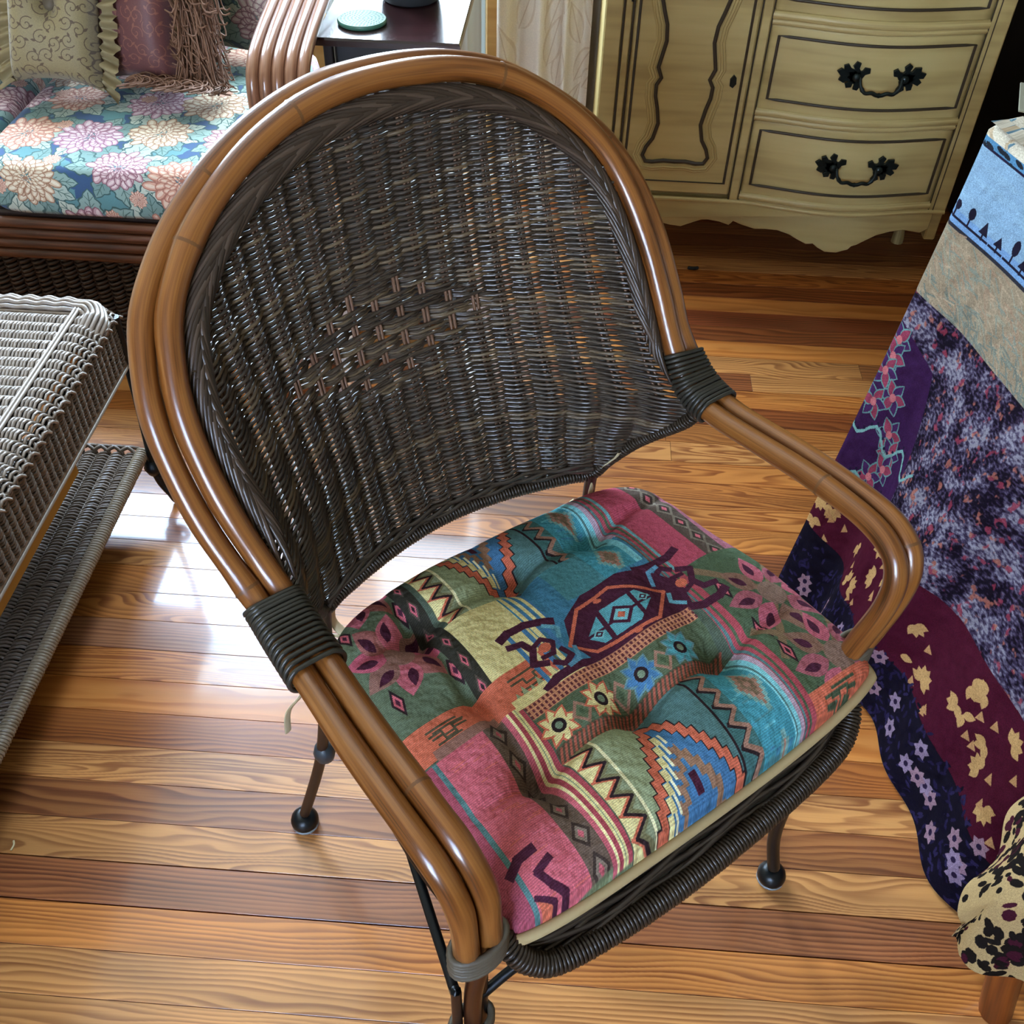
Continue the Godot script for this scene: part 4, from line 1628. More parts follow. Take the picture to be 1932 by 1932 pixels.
	for x: float in [-0.152, 0.152]:
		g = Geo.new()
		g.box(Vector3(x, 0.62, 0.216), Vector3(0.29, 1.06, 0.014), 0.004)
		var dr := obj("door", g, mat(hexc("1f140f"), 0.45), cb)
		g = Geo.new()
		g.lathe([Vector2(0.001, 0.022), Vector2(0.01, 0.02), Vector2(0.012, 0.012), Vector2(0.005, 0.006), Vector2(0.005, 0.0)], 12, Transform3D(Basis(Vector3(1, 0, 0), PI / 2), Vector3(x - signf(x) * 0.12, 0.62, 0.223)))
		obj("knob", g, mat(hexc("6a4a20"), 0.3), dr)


# ------------------------------------------------------------------ the armchair
func back_at(x: float, y: float) -> Vector3:
	var e := back_edge(y)
	var q := clampf((y - 0.515) / 0.45, 0.0, 1.0)
	var zc := -(0.412 + (y - 0.515) * 0.235 + 0.02 * sin(PI * q))
	return Vector3(x, y, zc + (e.y - zc) * pow(minf(absf(x / e.x), 1.2), 2.2))


func pick(y: float, ys: Array, vs: Array) -> float:
	for i in ys.size() - 1:
		if y <= ys[i + 1]:
			return lerpf(vs[i], vs[i + 1], clampf((y - ys[i]) / (ys[i + 1] - ys[i]), 0.0, 1.0))
	return vs[-1]


func back_edge(y: float) -> Vector2: # half width, and z at the edge
	var w := pick(y, [0.505, 0.515, 0.575, 0.62, 0.645, 0.678, 0.721, 0.761, 0.798, 0.832, 0.863, 0.892, 0.919, 0.946, 0.958, 0.964], [0.178, 0.184, 0.222, 0.243, 0.249, 0.246, 0.247, 0.247, 0.246, 0.241, 0.229, 0.209, 0.175, 0.118, 0.078, 0.03])
	var z := -(0.2896 + 0.672 * (y - 0.6329))
	if y < 0.678:
		z = pick(y, [0.505, 0.515, 0.575, 0.62, 0.645, 0.678], [-0.368, -0.37, -0.335, -0.29, -0.283, -0.32])
	return Vector2(w, z)


func build_chair() -> void:
	var rat := streaks(81, [hexc("573818"), hexc("8a5c30"), hexc("a1723f"), hexc("b5864f")], 0.6, 1.1)
	var pole := mat(hexc("d3b898"), 0.3, rat, 0.45)
	var wick := mat(hexc("342a22"), 0.34, null, 0.5)
	var wick_b := mat(hexc("33291f"), 0.33)
	var stakem := mat(hexc("6b4d38"), 0.5)
	var bind := mat(hexc("2e2c25"), 0.36)
	var blk := mat(hexc("15120f"), 0.35)
	var iron := mat(hexc("0f1315"), 0.35)
	iron.metallic = 0.3
	var c := thing("armchair", "wicker armchair with honey-brown rattan hoop and arms", "armchair", Vector3(0.1546, 0, -0.5184), 0.7058)
	# the two rattan poles: front post, arm, hoop, arm, post
	var L := [[-0.2385, 0.472, 0.004], [-0.241, 0.52, 0.006], [-0.245, 0.575, 0.007], [-0.2495, 0.612, 0.000], [-0.253, 0.634, -0.020], [-0.2555, 0.644, -0.055], [-0.2555, 0.646, -0.13], [-0.2525, 0.645, -0.20], [-0.2500, 0.645, -0.255], [-0.2495, 0.654, -0.293], [-0.255, 0.678, -0.320], [-0.264, 0.721, -0.349], [-0.268, 0.761, -0.376], [-0.267, 0.798, -0.400], [-0.2585, 0.832, -0.423], [-0.245, 0.863, -0.444], [-0.220, 0.892, -0.464], [-0.186, 0.9195, -0.482], [-0.138, 0.946, -0.500], [-0.087, 0.9645, -0.5125], [-0.041, 0.974, -0.518]]
	var R := [[0.056, 0.9735, -0.518], [0.100, 0.9665, -0.514], [0.147, 0.951, -0.503], [0.192, 0.9225, -0.484], [0.228, 0.884, -0.458], [0.246, 0.841, -0.429], [0.2525, 0.789, -0.394], [0.2515, 0.744, -0.364], [0.2495, 0.713, -0.344], [0.2490, 0.683, -0.323], [0.2500, 0.655, -0.295], [0.2520, 0.646, -0.255], [0.2575, 0.645, -0.20], [0.2625, 0.646, -0.13], [0.2625, 0.644, -0.06], [0.2585, 0.634, -0.022], [0.253, 0.612, -0.004], [0.2475, 0.575, -0.001], [0.2425, 0.52, -0.009], [0.2400, 0.472, -0.017]]
	var ctrl := []
	for q in L:
		ctrl.push_back(Vector3(q[0], q[1], q[2]))
	ctrl.push_back(Vector3(0.006, 0.9765, -0.5195))
	for q in R:
		ctrl.push_back(Vector3(q[0], q[1], q[2]))
	var ctrl2 := []
	var up := Vector3(0, 1, -0.672).normalized()
	var nrm := Vector3(0, 0.672, 1).normalized()
	for i in ctrl.size():
		var p: Vector3 = ctrl[i]
		var outw := Vector3(signf(p.x), 0, 0)
		var off := outw * 0.0232
		if p.y > 0.65 and p.z < -0.28:
			var rel := p - Vector3(0, 0.76, -0.375)
			var o2 := (Vector3(1, 0, 0) * rel.x + up * rel.dot(up)).normalized()
			var k := smoothstep(0.80, 0.95, p.y)
			var kk := smoothstep(0.65, 0.72, p.y)
			off = off.lerp(o2 * lerpf(0.0225, 0.0125, k) - nrm * lerpf(0.0085, 0.0200, k), kk)
		ctrl2.push_back(p + off)
	var inner := smooth(ctrl, 5)
	var outer := smooth(ctrl2, 5)
	var pi_ := tube_with_nodes(c, inner, 0.0119, pole, [0.128, 0.40, 0.472, 0.585, 0.86])
	var po := tube_with_nodes(c, outer, 0.0115, pole, [0.235, 0.43, 0.64, 0.91])
	# bindings of cane round both poles
	for b in [[8.1, 2.0], [33.0 - 2.1 + 0.9, 2.0]]:
		var g := Geo.new()
		for k in 15:
			var f: float = (b[0] + b[1] * (k / 14.0 - 0.5) * 0.92) * 5.0
			oval_ring(g, inner, outer, f, 0.0148, 0.0024)
		obj("binding", g, bind, c, "dark cane binding where arm meets hoop")
	var bt := mat(hexc("5a5142"), 0.5)
	for bx: float in [-0.250, 0.2515]:
		var g := Geo.new()
		for k in 6:
			oval_at(g, Vector3(bx, 0.467 + 0.0058 * k, 0.004 if bx < 0 else -0.017), 0.0262 + 0.0004 * (k % 2), 0.0145, 0.0036)
		obj("binding", g, bt, c, "grey-brown binding at the foot of the arm")
	# backrest: paired stakes, twined strands
	for i in range(-8, 9):
		for s: float in [-1.0, 1.0]:
			var g := Geo.new()
			var pts := PackedVector3Array()
			var y := 0.512
			while y < 0.963:
				var x := 0.0005 + i * 0.0282 + s * 0.0022
				var e := back_edge(y)
				if absf(x) < e.x + 0.004:
					pts.push_back(back_at(x, y) + Vector3(0, 0, -0.0005))
				y += 0.016
			if pts.size() > 2:
				g.tube(pts, 0.0019, 5)
				obj("stake", g, stakem, c)
	var ga := Geo.new()
	var gb := Geo.new()
	var gc := Geo.new()
	var pitch := 0.0052
	var row := 0
	var yy := 0.520
	var rr := RandomNumberGenerator.new()
	rr.seed = 5
	while yy < 0.962:
		var e := back_edge(yy)
		var hw := e.x + 0.005 - 0.016 * smoothstep(0.80, 0.93, yy)
		for strand in 2:
			var pts := PackedVector3Array()
			var sp := 0.0282 / 4.0
			var k0 := int(ceil((-hw - 0.0005) / sp))
			var k1 := int(floor((hw - 0.0005) / sp))
			for k in range(k0, k1 + 1):
				var x := 0.0005 + k * sp
				var i := int(round(k / 4.0))
				var ph := cos(PI * (k / 4.0 + strand)) # +1 in front of a stake, -1 behind it
				var z := 0.0040 * ph - 0.0026 * (1.0 - absf(ph))
				if open_block(i, yy) and absi(k - i * 4) < 2:
					z = -0.0042
				elif open_zone(k / 4.0, yy):
					z = 0.0024 + 0.0008 * ph
				var p := back_at(x, yy + 0.0011 * sin(PI * (k / 4.0 + strand)) + rr.randf_range(-0.0004, 0.0004))
				var nn := Vector3(-p.x * 1.6, 0.30, 1.0).normalized()
				pts.push_back(p + nn * z)
			(ga if rr.randf() < 0.58 else (gb if rr.randf() < 0.72 else gc)).tube(pts, 0.00195 * rr.randf_range(0.85, 1.12), 5, false, false)
		row += 1
		yy += pitch
	stuff(obj("woven_back", ga, wick, c))
	stuff(obj("woven_back", gb, mat(hexc("463a2f"), 0.32), c))
	stuff(obj("woven_back", gc, mat(hexc("5f4f3b"), 0.36), c))
	# braided border between hoop and weave: each strand on its own
	var brm := mat(hexc("34281f"), 0.34)
	var brm2 := mat(hexc("4a3b30"), 0.36)
	var n0 := 47
	var n1 := inner.size() - 57
	var cnt := 60
	for layer in 2:
		for k in cnt:
			var f0 := lerpf(n0, n1, float(k) / cnt)
			var pts := PackedVector3Array()
			for q in 9:
				var f := clampf(f0 + q * 1.4 - (0.0 if layer == 0 else 2.0), 45.0, inner.size() - 46.0)
				var p := inner[int(f)].lerp(inner[int(f) + 1], f - int(f))
				var rel := p - Vector3(0, 0.745, -0.365)
				var inw := -(Vector3(1, 0, 0) * rel.x + up * rel.dot(up)).normalized()
				var a := q / 8.0
				var ends := clampf(minf(f - 43.0, inner.size() - 44.0 - f) / 9.0, 0.25, 1.0)
				var across := 0.012 + (lerpf(0.0, 0.018, a) if layer == 0 else lerpf(0.022, 0.007, a)) * ends
				pts.push_back(p + inw * across + nrm * (-0.004 + 0.0055 * sin(PI * a) + (0.0 if layer == 0 else -0.001)))
			var g := Geo.new()
			g.tube(pts, PackedFloat32Array([0.0015, 0.0026, 0.003, 0.0032, 0.0032, 0.0031, 0.0029, 0.0024, 0.0013]), 5)
			obj("border_strand", g, brm if (k * 7 + layer) % 3 else brm2, c)
	# lower rim of the back, wrapped: side arch, back curve, side arch
	var rim := [Vector3(-0.249, 0.636, -0.283), Vector3(-0.243, 0.618, -0.292), Vector3(-0.222, 0.572, -0.335), Vector3(-0.200, 0.535, -0.360), Vector3(-0.184, 0.512, -0.371), Vector3(-0.155, 0.510, -0.384), Vector3(-0.10, 0.511, -0.399), Vector3(-0.05, 0.512, -0.408), Vector3(0, 0.513, -0.411), Vector3(0.05, 0.512, -0.408), Vector3(0.10, 0.511, -0.399), Vector3(0.155, 0.510, -0.384), Vector3(0.184, 0.512, -0.371), Vector3(0.200, 0.535, -0.360), Vector3(0.222, 0.572, -0.335), Vector3(0.243, 0.618, -0.292), Vector3(0.249, 0.636, -0.283)]
	var rims := smooth(rim, 5)
	var gr := Geo.new()
	gr.tube(rims, 0.0062, 7)
	obj("back_rim", gr, blk, c)
	gr = Geo.new()
	coil(gr, rims, 0.0068, 0.0019, 0.0038)
	stuff(obj("rim_wrapping", gr, wick_b, c))
	for k in 3:
		gr = Geo.new()
		var pts := []
		for i in 29:
			var x := lerpf(-0.18, 0.18, i / 28.0)
			pts.push_back(back_at(x, 0.5215 + 0.0045 * k + 0.002 * sin(i * 1.3 + k * 2.1)) + Vector3(0, 0, 0.004 + 0.002 * cos(i * 1.3 + k * 2.1)))
		gr.tube(smooth(pts, 2), 0.0027, 6)
		obj("rim_strand", gr, wick, c)
	# seat: rim, deck, front apron
	var sr := [Vector3(-0.222, 0.455, 0.002), Vector3(-0.218, 0.445, 0.014), Vector3(-0.206, 0.431, 0.027), Vector3(-0.181, 0.422, 0.037), Vector3(-0.115, 0.419, 0.045), Vector3(-0.04, 0.419, 0.049), Vector3(0.048, 0.419, 0.048), Vector3(0.131, 0.419, 0.044), Vector3(0.190, 0.421, 0.037), Vector3(0.221, 0.430, 0.024), Vector3(0.235, 0.442, 0.008), Vector3(0.238, 0.452, -0.006)]
	var srs := smooth(sr, 5)
	gr = Geo.new()
	gr.tube(srs, 0.0095, 8)
	obj("seat_rim", gr, blk, c)
	gr = Geo.new()
	coil(gr, srs, 0.0104, 0.0021, 0.0041, 5, 12)
	stuff(obj("rim_wrapping", gr, wick_b, c))
	gr = Geo.new()
	var side := smooth([Vector3(-0.232, 0.437, 0.0), Vector3(-0.235, 0.430, -0.12), Vector3(-0.215, 0.428, -0.28), Vector3(-0.186, 0.43, -0.365), Vector3(-0.10, 0.43, -0.389), Vector3(0, 0.43, -0.396), Vector3(0.10, 0.43, -0.389), Vector3(0.186, 0.43, -0.365), Vector3(0.215, 0.428, -0.28), Vector3(0.238, 0.430, -0.12), Vector3(0.240, 0.437, 0.0)], 5)
	gr.tube(side, 0.008, 8)
	obj("seat_rim", gr, blk, c)
	gr = Geo.new()
	var zr := -0.378
	while zr < 0.048:
		var hw := pick(zr, [-0.38, -0.36, -0.28, -0.12, 0.0, 0.05], [0.13, 0.185, 0.213, 0.233, 0.234, 0.18])
		var path := PackedVector3Array()
		for k in 45:
			var x := lerpf(-hw, hw, k / 44.0)
			var y := 0.436 - 0.016 * smoothstep(0.0, 0.05, zr) + 0.0028 * sin(PI * (x / 0.026 + (int(zr / 0.006 + 100.0) % 2)))
			path.push_back(Vector3(x, y, zr))
		gr.tube(path, 0.0026, 4, false, false)
		zr += 0.006
	stuff(obj("woven_seat", gr, wick_b, c))
	gr = Geo.new()
	var ap := PackedVector3Array()
	var au := PackedVector2Array()
	for i in 31:
		var x := lerpf(-0.215, 0.232, i / 30.0)
		for j in 6:
			ap.push_back(Vector3(x, 0.4385 - 0.0035 * j + 0.005 * pow(absf(x) / 0.22, 6.0), 0.002 + 0.0075 * j - 0.024 * pow(absf(x - 0.008) / 0.22, 6.0)))
			au.push_back(Vector2(x, j))
	gr.grid(ap, au, 31, 6, true)
	obj("apron_backing", gr, blk, c)
	for k in 6:
		gr = Geo.new()
		var pts := []
		for i in 25:
			var x := lerpf(-0.205, 0.225, i / 24.0)
			pts.push_back(Vector3(x, 0.4430 - 0.0036 * k + 0.0022 * sin(i * 0.9 + k * 2.0) + 0.005 * pow(absf(x) / 0.22, 6.0), 0.010 + 0.0052 * k + 0.0022 * cos(i * 0.9 + k * 2.0) - 0.022 * pow(absf(x - 0.01) / 0.22, 6.0)))
		gr.tube(smooth(pts, 2), 0.0034, 6)
		obj("apron_strand", gr, wick, c)
	# legs
	for s: float in [-1.0, 1.0]:
		var g := Geo.new()
		var xf: float = 0.250 * s
		if s < 0:
			g.tube(smooth([Vector3(-0.2385, 0.478, 0.004), Vector3(-0.254, 0.40, 0.003), Vector3(-0.2555, 0.30, 0.002), Vector3(-0.254, 0.15, 0.0), Vector3(-0.252, 0.03, 0.0)], 5), 0.0088, 10, false, true, 2.0)
			var leg := obj("leg", g, mat(hexc("5d3f28"), 0.4, rat, 0.2), c)
			foot(leg, Vector3(-0.252, 0, 0.0), iron)
			var go := Geo.new()
			for k in 3:
				oval_at(go, Vector3(-0.2555, 0.315 - 0.007 * k, 0.0), 0.0215, 0.014, 0.0036)
			obj("binding", go, bt, c)
			var rods := [
				[Vector3(-0.2695, 0.05, -0.003), Vector3(-0.2695, 0.36, -0.003), Vector3(-0.268, 0.40, -0.012), Vector3(-0.260, 0.44, -0.045), Vector3(-0.250, 0.475, -0.062), Vector3(-0.235, 0.435, -0.13)],
				[Vector3(-0.2395, 0.05, -0.004), Vector3(-0.2395, 0.36, -0.004), Vector3(-0.236, 0.385, -0.009), Vector3(-0.224, 0.434, -0.018)],
				[Vector3(-0.242, 0.352, -0.002), Vector3(-0.19, 0.374, 0.004), Vector3(-0.12, 0.40, 0.03)],
			]
			rods[0] = [Vector3(-0.2695, 0.05, -0.003), Vector3(-0.2695, 0.37, -0.003), Vector3(-0.268, 0.395, -0.010), Vector3(-0.255, 0.41, -0.06), Vector3(-0.236, 0.426, -0.13)]
			for rd in rods:
				g = Geo.new()
				g.tube(smooth(rd, 5), 0.0052, 8)
				obj("brace_rod", g, iron, c)
		else:
			g.tube(smooth([Vector3(0.2400, 0.478, -0.017), Vector3(0.243, 0.40, -0.018), Vector3(0.243, 0.30, -0.010), Vector3(0.243, 0.17, -0.015), Vector3(0.2435, 0.09, -0.013), Vector3(0.2440, 0.03, 0.002)], 5), 0.0085, 10)
			var leg := obj("leg", g, blk, c)
			foot(leg, Vector3(0.2440, 0, 0.003), iron)
			g = Geo.new()
			g.tube(smooth([Vector3(0.242, 0.352, -0.004), Vector3(0.19, 0.374, 0.002), Vector3(0.12, 0.40, 0.03)], 5), 0.0052, 8)
			obj("brace_rod", g, iron, c)
		# rear leg
		g = Geo.new()
		g.tube(smooth([Vector3(s * 0.183, 0.515, -0.370), Vector3(s * 0.188, 0.40, -0.382), Vector3(s * 0.198, 0.22, -0.412), Vector3(s * 0.210, 0.14, -0.424), Vector3(s * 0.232, 0.03, -0.4445)], 5), 0.0074, 9)
		var rl := obj("leg", g, mat(hexc("2b1b12"), 0.4), c)
		foot(rl, Vector3(s * 0.2335, 0, -0.446), iron)
		g = Geo.new()
		g.lathe([Vector2(0.006, 0.016), Vector2(0.012, 0.011), Vector2(0.0145, 0.0), Vector2(0.012, -0.011), Vector2(0.006, -0.016)], 14, Transform3D(Basis.IDENTITY, Vector3(s * 0.1975, 0.195, -0.414)))
		obj("collar", g, mat(hexc("30373a"), 0.4), rl)
	var gs := Geo.new()
	gs.tube(smooth([Vector3(-0.198, 0.195, -0.414), Vector3(-0.1, 0.20, -0.402), Vector3(0.1, 0.20, -0.402), Vector3(0.198, 0.195, -0.414)], 4), 0.005, 8)
	obj("stretcher", gs, iron, c)


func open_block(i: int, y: float) -> bool:
	# the checkerboard diamond of bare stakes
	var n := roundi((0.780 - y) / 0.01415)
	if n < 0 or n > 6 or absf(y - (0.780 - 0.01415 * n)) > 0.0066:
		return false
	var df := i - n
	var sm := i + n
	return (df % 2 == 0) and df <= 0 and df >= -8 and sm >= -2 and sm <= 6 and not (df == 0 and sm < 0) and not (df == -8 and sm == 6)


func open_zone(i: float, y: float) -> bool:
	var n := (0.780 - y) / 0.01415
	return i - n < 0.8 and i - n > -8.8 and i + n > -2.8 and i + n < 6.8


func tube_with_nodes(parent: Node, path: PackedVector3Array, r: float, m: Material, at: Array) -> MeshInstance3D:
	var g := Geo.new()
	var rad := PackedFloat32Array()
	for i in path.size():
		var f := float(i) / (path.size() - 1)
		var k := 1.0 + 0.02 * sin(i * 0.7)
		for a in at:
			k += 0.05 * exp(-pow((f - a) * 130.0, 2.0))
		rad.push_back(r * k)
	g.tube(path, rad, 14, false, true, 1.4)
	var o := obj("frame_pole", g, m, parent)
	for a in at:
		var i := clampi(int(a * (path.size() - 1)), 1, path.size() - 2)
		var p := path[i]
		var tg := (path[i + 1] - path[i - 1]).normalized()
		var ng := Geo.new()
		ng.tube(PackedVector3Array([p - tg * 0.0016, p - tg * 0.0004, p + tg * 0.0004, p + tg * 0.0016]), PackedFloat32Array([rad[i] * 0.99, rad[i] * 1.03, rad[i] * 1.03, rad[i] * 0.99]), 24, false, false)
		obj("cane_node", ng, mat(hexc("6b4424"), 0.4), o)
	return o


func oval_ring(g: Geo, a: PackedVector3Array, b: PackedVector3Array, f: float, pad: float, wire: float) -> void:
	var i := clampi(int(f), 0, a.size() - 2)
	var q := f - i
	var p1 := a[i].lerp(a[i + 1], q)
	var p2 := b[i].lerp(b[i + 1], q)
	var e1 := (p2 - p1).normalized()
	var tg := (a[i + 1] - a[i]).normalized()
	var e2 := tg.cross(e1).normalized()
	var half := p1.distance_to(p2) / 2
	var c := (p1 + p2) / 2
	var ring := PackedVector3Array()
	for k in 26:
		var th := TAU * k / 26
		var cx := cos(th)
		ring.push_back(c + e1 * (signf(cx) * half * (1.0 if absf(cx) > 0.3 else absf(cx) / 0.3) + cx * pad) + e2 * sin(th) * pad)
	g.tube(ring, wire, 6, true, false)


func oval_at(g: Geo, c: Vector3, rx: float, rz: float, wire: float) -> void:
	var ring := PackedVector3Array()
	for k in 22:
		var th := TAU * k / 22
		ring.push_back(c + Vector3(cos(th) * rx, 0, sin(th) * rz))
	g.tube(ring, wire, 6, true, false)


func foot(parent: Node, at: Vector3, m: Material) -> void:
	var g := Geo.new()
	g.lathe([Vector2(0.001, 0.003), Vector2(0.0165, 0.003), Vector2(0.0192, 0.008), Vector2(0.0196, 0.013), Vector2(0.0180, 0.019), Vector2(0.0135, 0.0245), Vector2(0.008, 0.027), Vector2(0.001, 0.027)], 22, Transform3D(Basis.IDENTITY, at))
	var ball := obj("foot_ball", g, m, parent)
	g = Geo.new()
	g.lathe([Vector2(0.001, 0.0), Vector2(0.0170, 0.0), Vector2(0.0190, 0.002), Vector2(0.0188, 0.0048), Vector2(0.016, 0.005)], 22, Transform3D(Basis.IDENTITY, at))
	obj("glide", g, mat(hexc("8d9090"), 0.4), ball if parent is Node3D and not parent is MeshInstance3D else parent)


# ------------------------------------------------------------------ kilim seat cushion
func kilim() -> ImageTexture:
	# millimetres on the cushion: x to its right, z towards its front
	var p := Paint.new(1230, 1030, 2.05, Vector2(-290, -435), hexc("4a5548"))
	var r := RandomNumberGenerator.new()
	r.seed = 40
	var cream := hexc("cdbd84")
	var pink := hexc("ad5860")
	var red := hexc("94434a")
	var brick := hexc("b35f48")
	var sage := hexc("868f6e")
	var teal := hexc("41808a")
	var deep := hexc("4c6a68")
	var blue := hexc("426a8c")
	var ink := hexc("2a1f22")
	var plum := hexc("41202f")
	var turq := hexc("74b0b2")
	var brown := hexc("8d6a5a")
	var green := hexc("46543f")
	# middle columns, back and front
	for part in [[-435.0, -276.0], [-84.0, 70.0]]:
		var z0: float = part[0]
		var z1: float = part[1]
		p.rect(-98, z0, -68, z1, hexc("6d6a4c"))
		p.rect(-68, z0, -8, z1, sage)
		p.rect(-10, z0, 50, z1, deep)
		p.rect(-71, z0, -68, z1, hexc("d9cfa0"))
		# cream and brown triangles
		var z := z0
		while z < z1:
			p.poly([Vector2(-98, z), Vector2(-98, z + 19), Vector2(-80, z + 9.5)], cream)
			p.line([Vector2(-97, z - 1), Vector2(-78, z + 9.5), Vector2(-97, z + 20)], 2.2, brick)
			p.line([Vector2(-92, z), Vector2(-74, z + 10), Vector2(-92, z + 20)], 2.6, ink)
			p.poly([Vector2(-72, z + 13), Vector2(-72, z + 26), Vector2(-82, z + 19.5)], hexc("7d8468"))
			z += 19.5
		# stepped lozenge, its point towards the middle of the cushion
		var tip := z1 - 1.0 if z0 < -300 else z0 + 2.0
		var sg := -1.0 if z0 < -300 else 1.0
		for layer in 6:
			var col: Color = [ink, brick, ink, blue, hexc("866650"), blue][layer]
			var inset: float = [0.0, 1.2, 9.0, 10.0, 21.0, 29.0][layer]
			for k in 14:
				var hw := 9.0 + k * 5.6 - inset
				if hw > 0:
					var za := tip + sg * (k * 11.0 + inset * 0.7)
					p.rect(-10 - hw, za, -10 + hw, za + sg * 11.6, col)
		for k in 12:
			var hw := 9.0 + k * 5.6 - 10.0
			if hw > 8:
				var za := tip + sg * (k * 11.0 + 8)
				p.rect(-10 - hw, za, -10 - hw + 7, za + sg * 11, cream)
				p.rect(-10 - hw + 9, za, -10 - hw + 12, za + sg * 14, hexc("e0d6a8"))
				p.rect(-10 - hw + 15, za + sg * 4, -10 - hw + 19, za + sg * 9, blue)
		p.rect(-14, tip + sg * 78, -6, tip + sg * 96, plum)
		p.rect(46, z0, 49, z1, ink)
		p.rect(49, z0, 74, z1, hexc("3f6260"))
		z = z0
		while z < z1:
			p.line([Vector2(52, z), Vector2(70, z + 11), Vector2(54, z + 22)], 4.6, ink)
			p.line([Vector2(56, z - 1), Vector2(73, z + 10), Vector2(57, z + 21)], 4.4, brown)
			z += 22.0
		p.rect(74, z0, 120, z1, teal)
		for k in 30:
			var zz := r.randf_range(z0, z1)
			p.rect(74 + r.randf() * 40, zz, 76 + r.randf() * 44, zz + 2.2, teal.lerp([turq, deep, blue][r.randi() % 3], 0.5))
		for mz: float in [-345.0, -262.0, -45.0, 40.0]:
			for layer in 4:
				var col: Color = [hexc("6b8f88"), brown, hexc("6a5a48"), brown][layer]
				for k in range(-5, 6):
					var hw2: float = 16.0 - absf(k) * 2.6 - layer * 4.2
					if hw2 > 0 and mz + k * 6.0 < z1 and mz + k * 6.0 > z0:
						p.rect(103 - hw2, mz + k * 6.0, 103 + hw2, mz + k * 6.0 + 6.4, col)
		p.rect(118, z0, 127, z1, turq)
		p.rect(120, z0, 122, z1, deep)
		p.rect(127, z0, 132, z1, hexc("a28a94"))
	# right columns
	p.rect(132, -435, 152, 70, red)
	p.rect(133, -435, 136, 70, deep)
	p.rect(140, -435, 143, 70, green)
	p.rect(145, -435, 149, -195, turq.lerp(deep, 0.5))
	p.rect(152, -435, 190, -186, hexc("9a4452"))
	p.rect(190, -435, 222, -190, hexc("4c4038"))
	p.rect(222, -435, 310, -190, hexc("8a5560"))
	var zz2 := -430.0
	while zz2 < -200:
		diamond(p, Vector2(206, zz2 + 14), 12, 15, [hexc("6b6154"), hexc("3a302b"), pink])
		zz2 += 28.0
	p.rect(150, -190, 310, 70, green)
	for k in 2:
		var cz := -112.0 + k * 96.0
		var cx := 214.0
		for s in [[-1, -1], [1, -1], [-1, 1], [1, 1]]:
			p.line([Vector2(cx, cz), Vector2(cx + s[0] * 56, cz + s[1] * 70)], 9.0, hexc("6e5a44"))
		for a in 8:
			p.leaf(Vector2(cx, cz) + Vector2(16, 0).rotated(a * TAU / 8), 44, 13, a * TAU / 8 + 0.2, [hexc("a05460"), hexc("8d5058"), hexc("76584a")][a % 3])
			p.leaf(Vector2(cx, cz) + Vector2(28, 0).rotated(a * TAU / 8), 22, 5, a * TAU / 8 + 0.2, plum)
		p.oval(Vector2(cx, cz), 17, 17, 0, hexc("765e52"))
		for s: float in [-1.0, 1.0]:
			diamond(p, Vector2(166, cz + s * 30), 7, 17, [ink, pink, ink])
	p.rect(150, 0, 310, 70, brick)
	fret(p, Vector2(168, 10), 1.0, hexc("3f4a38"))
	fret(p, Vector2(214, 6), -1.0, hexc("3f4a38"))
	# left columns
	p.rect(-290, -435, -122, -190, hexc("55604c"))
	for k in 3:
		var cz := -300.0 - k * 105.0 + 20.0
		var cx := -158.0
		for a in 8:
			p.leaf(Vector2(cx, cz) + Vector2(12, 0).rotated(a * TAU / 8), 46, 15, a * TAU / 8 + 0.39, [hexc("a2505f"), hexc("8a5550"), hexc("ab5c66"), hexc("7d5a50")][a % 4])
			p.leaf(Vector2(cx, cz) + Vector2(24, 0).rotated(a * TAU / 8), 24, 5.5, a * TAU / 8 + 0.39, plum)
		p.oval(Vector2(cx, cz), 16, 18, 0, hexc("86645a"))
		for s: float in [-1.0, 1.0]:
			diamond(p, Vector2(cx + s * 34, cz + 52), 7, 18, [ink, pink, plum])
	p.rect(-122, -435, -104, -190, hexc("2f2d26"))
	for k in 8:
		diamond(p, Vector2(-113, -420 + k * 32.0), 5, 14, [hexc("4a4038"), pink, ink])
	p.rect(-290, -192, -100, -152, brick)
	fret(p, Vector2(-190, -182), 1.0, hexc("4a4536"))
	fret(p, Vector2(-150, -178), -1.0, hexc("4a4536"))
	for k in 60:
		p.rect(r.randf_range(-200, -125), r.randf_range(-162, -148), r.randf_range(-200, -125) + 4, -148, hexc("7d5a4e"))
	p.rect(-290, -150, -146, 70, pink)
	for k in 90:
		var y := r.randf_range(-150, 30)
		var x := r.randf_range(-192, -150)
		p.rect(x, y, x + r.randf_range(6, 20), y + 1.4, pink.lerp([red, hexc("c96f80"), brick][r.randi() % 3], 0.5))
	p.rect(-204, -150, -199, 70, deep)
	p.rect(-290, -150, -204, 70, hexc("8b4450"))
	p.line([Vector2(-178, -30), Vector2(-194, -30), Vector2(-206, -24)], 9, plum)
	p.line([Vector2(-170, -16), Vector2(-186, -12), Vector2(-180, 2), Vector2(-172, 12), Vector2(-180, 24)], 7, plum)
	p.poly([Vector2(-198, 4), Vector2(-184, 12), Vector2(-196, 26)], brick)
	p.line([Vector2(-198, 2), Vector2(-183, 12), Vector2(-198, 28)], 4, plum)
	p.rect(-146, -150, -122, 70, hexc("5c4d42"))
	var z3 := -140.0
	while z3 < 40:
		diamond(p, Vector2(-134, z3), 10, 14, [hexc("3a2f2a"), hexc("75675a"), pink])
		z3 += 31.0
	p.rect(-176, 18, -120, 70, hexc("6d7659"))
	# pink and cream stripes at the left of the front
	var st := [[-122, -117, pink], [-117, -114, hexc("d8c58e")], [-114, -110, red], [-110, -104, cream], [-107.5, -106.5, sage], [-104, -99, red]]
	for s in st:
		p.rect(s[0], -152, s[1], 70, s[2])
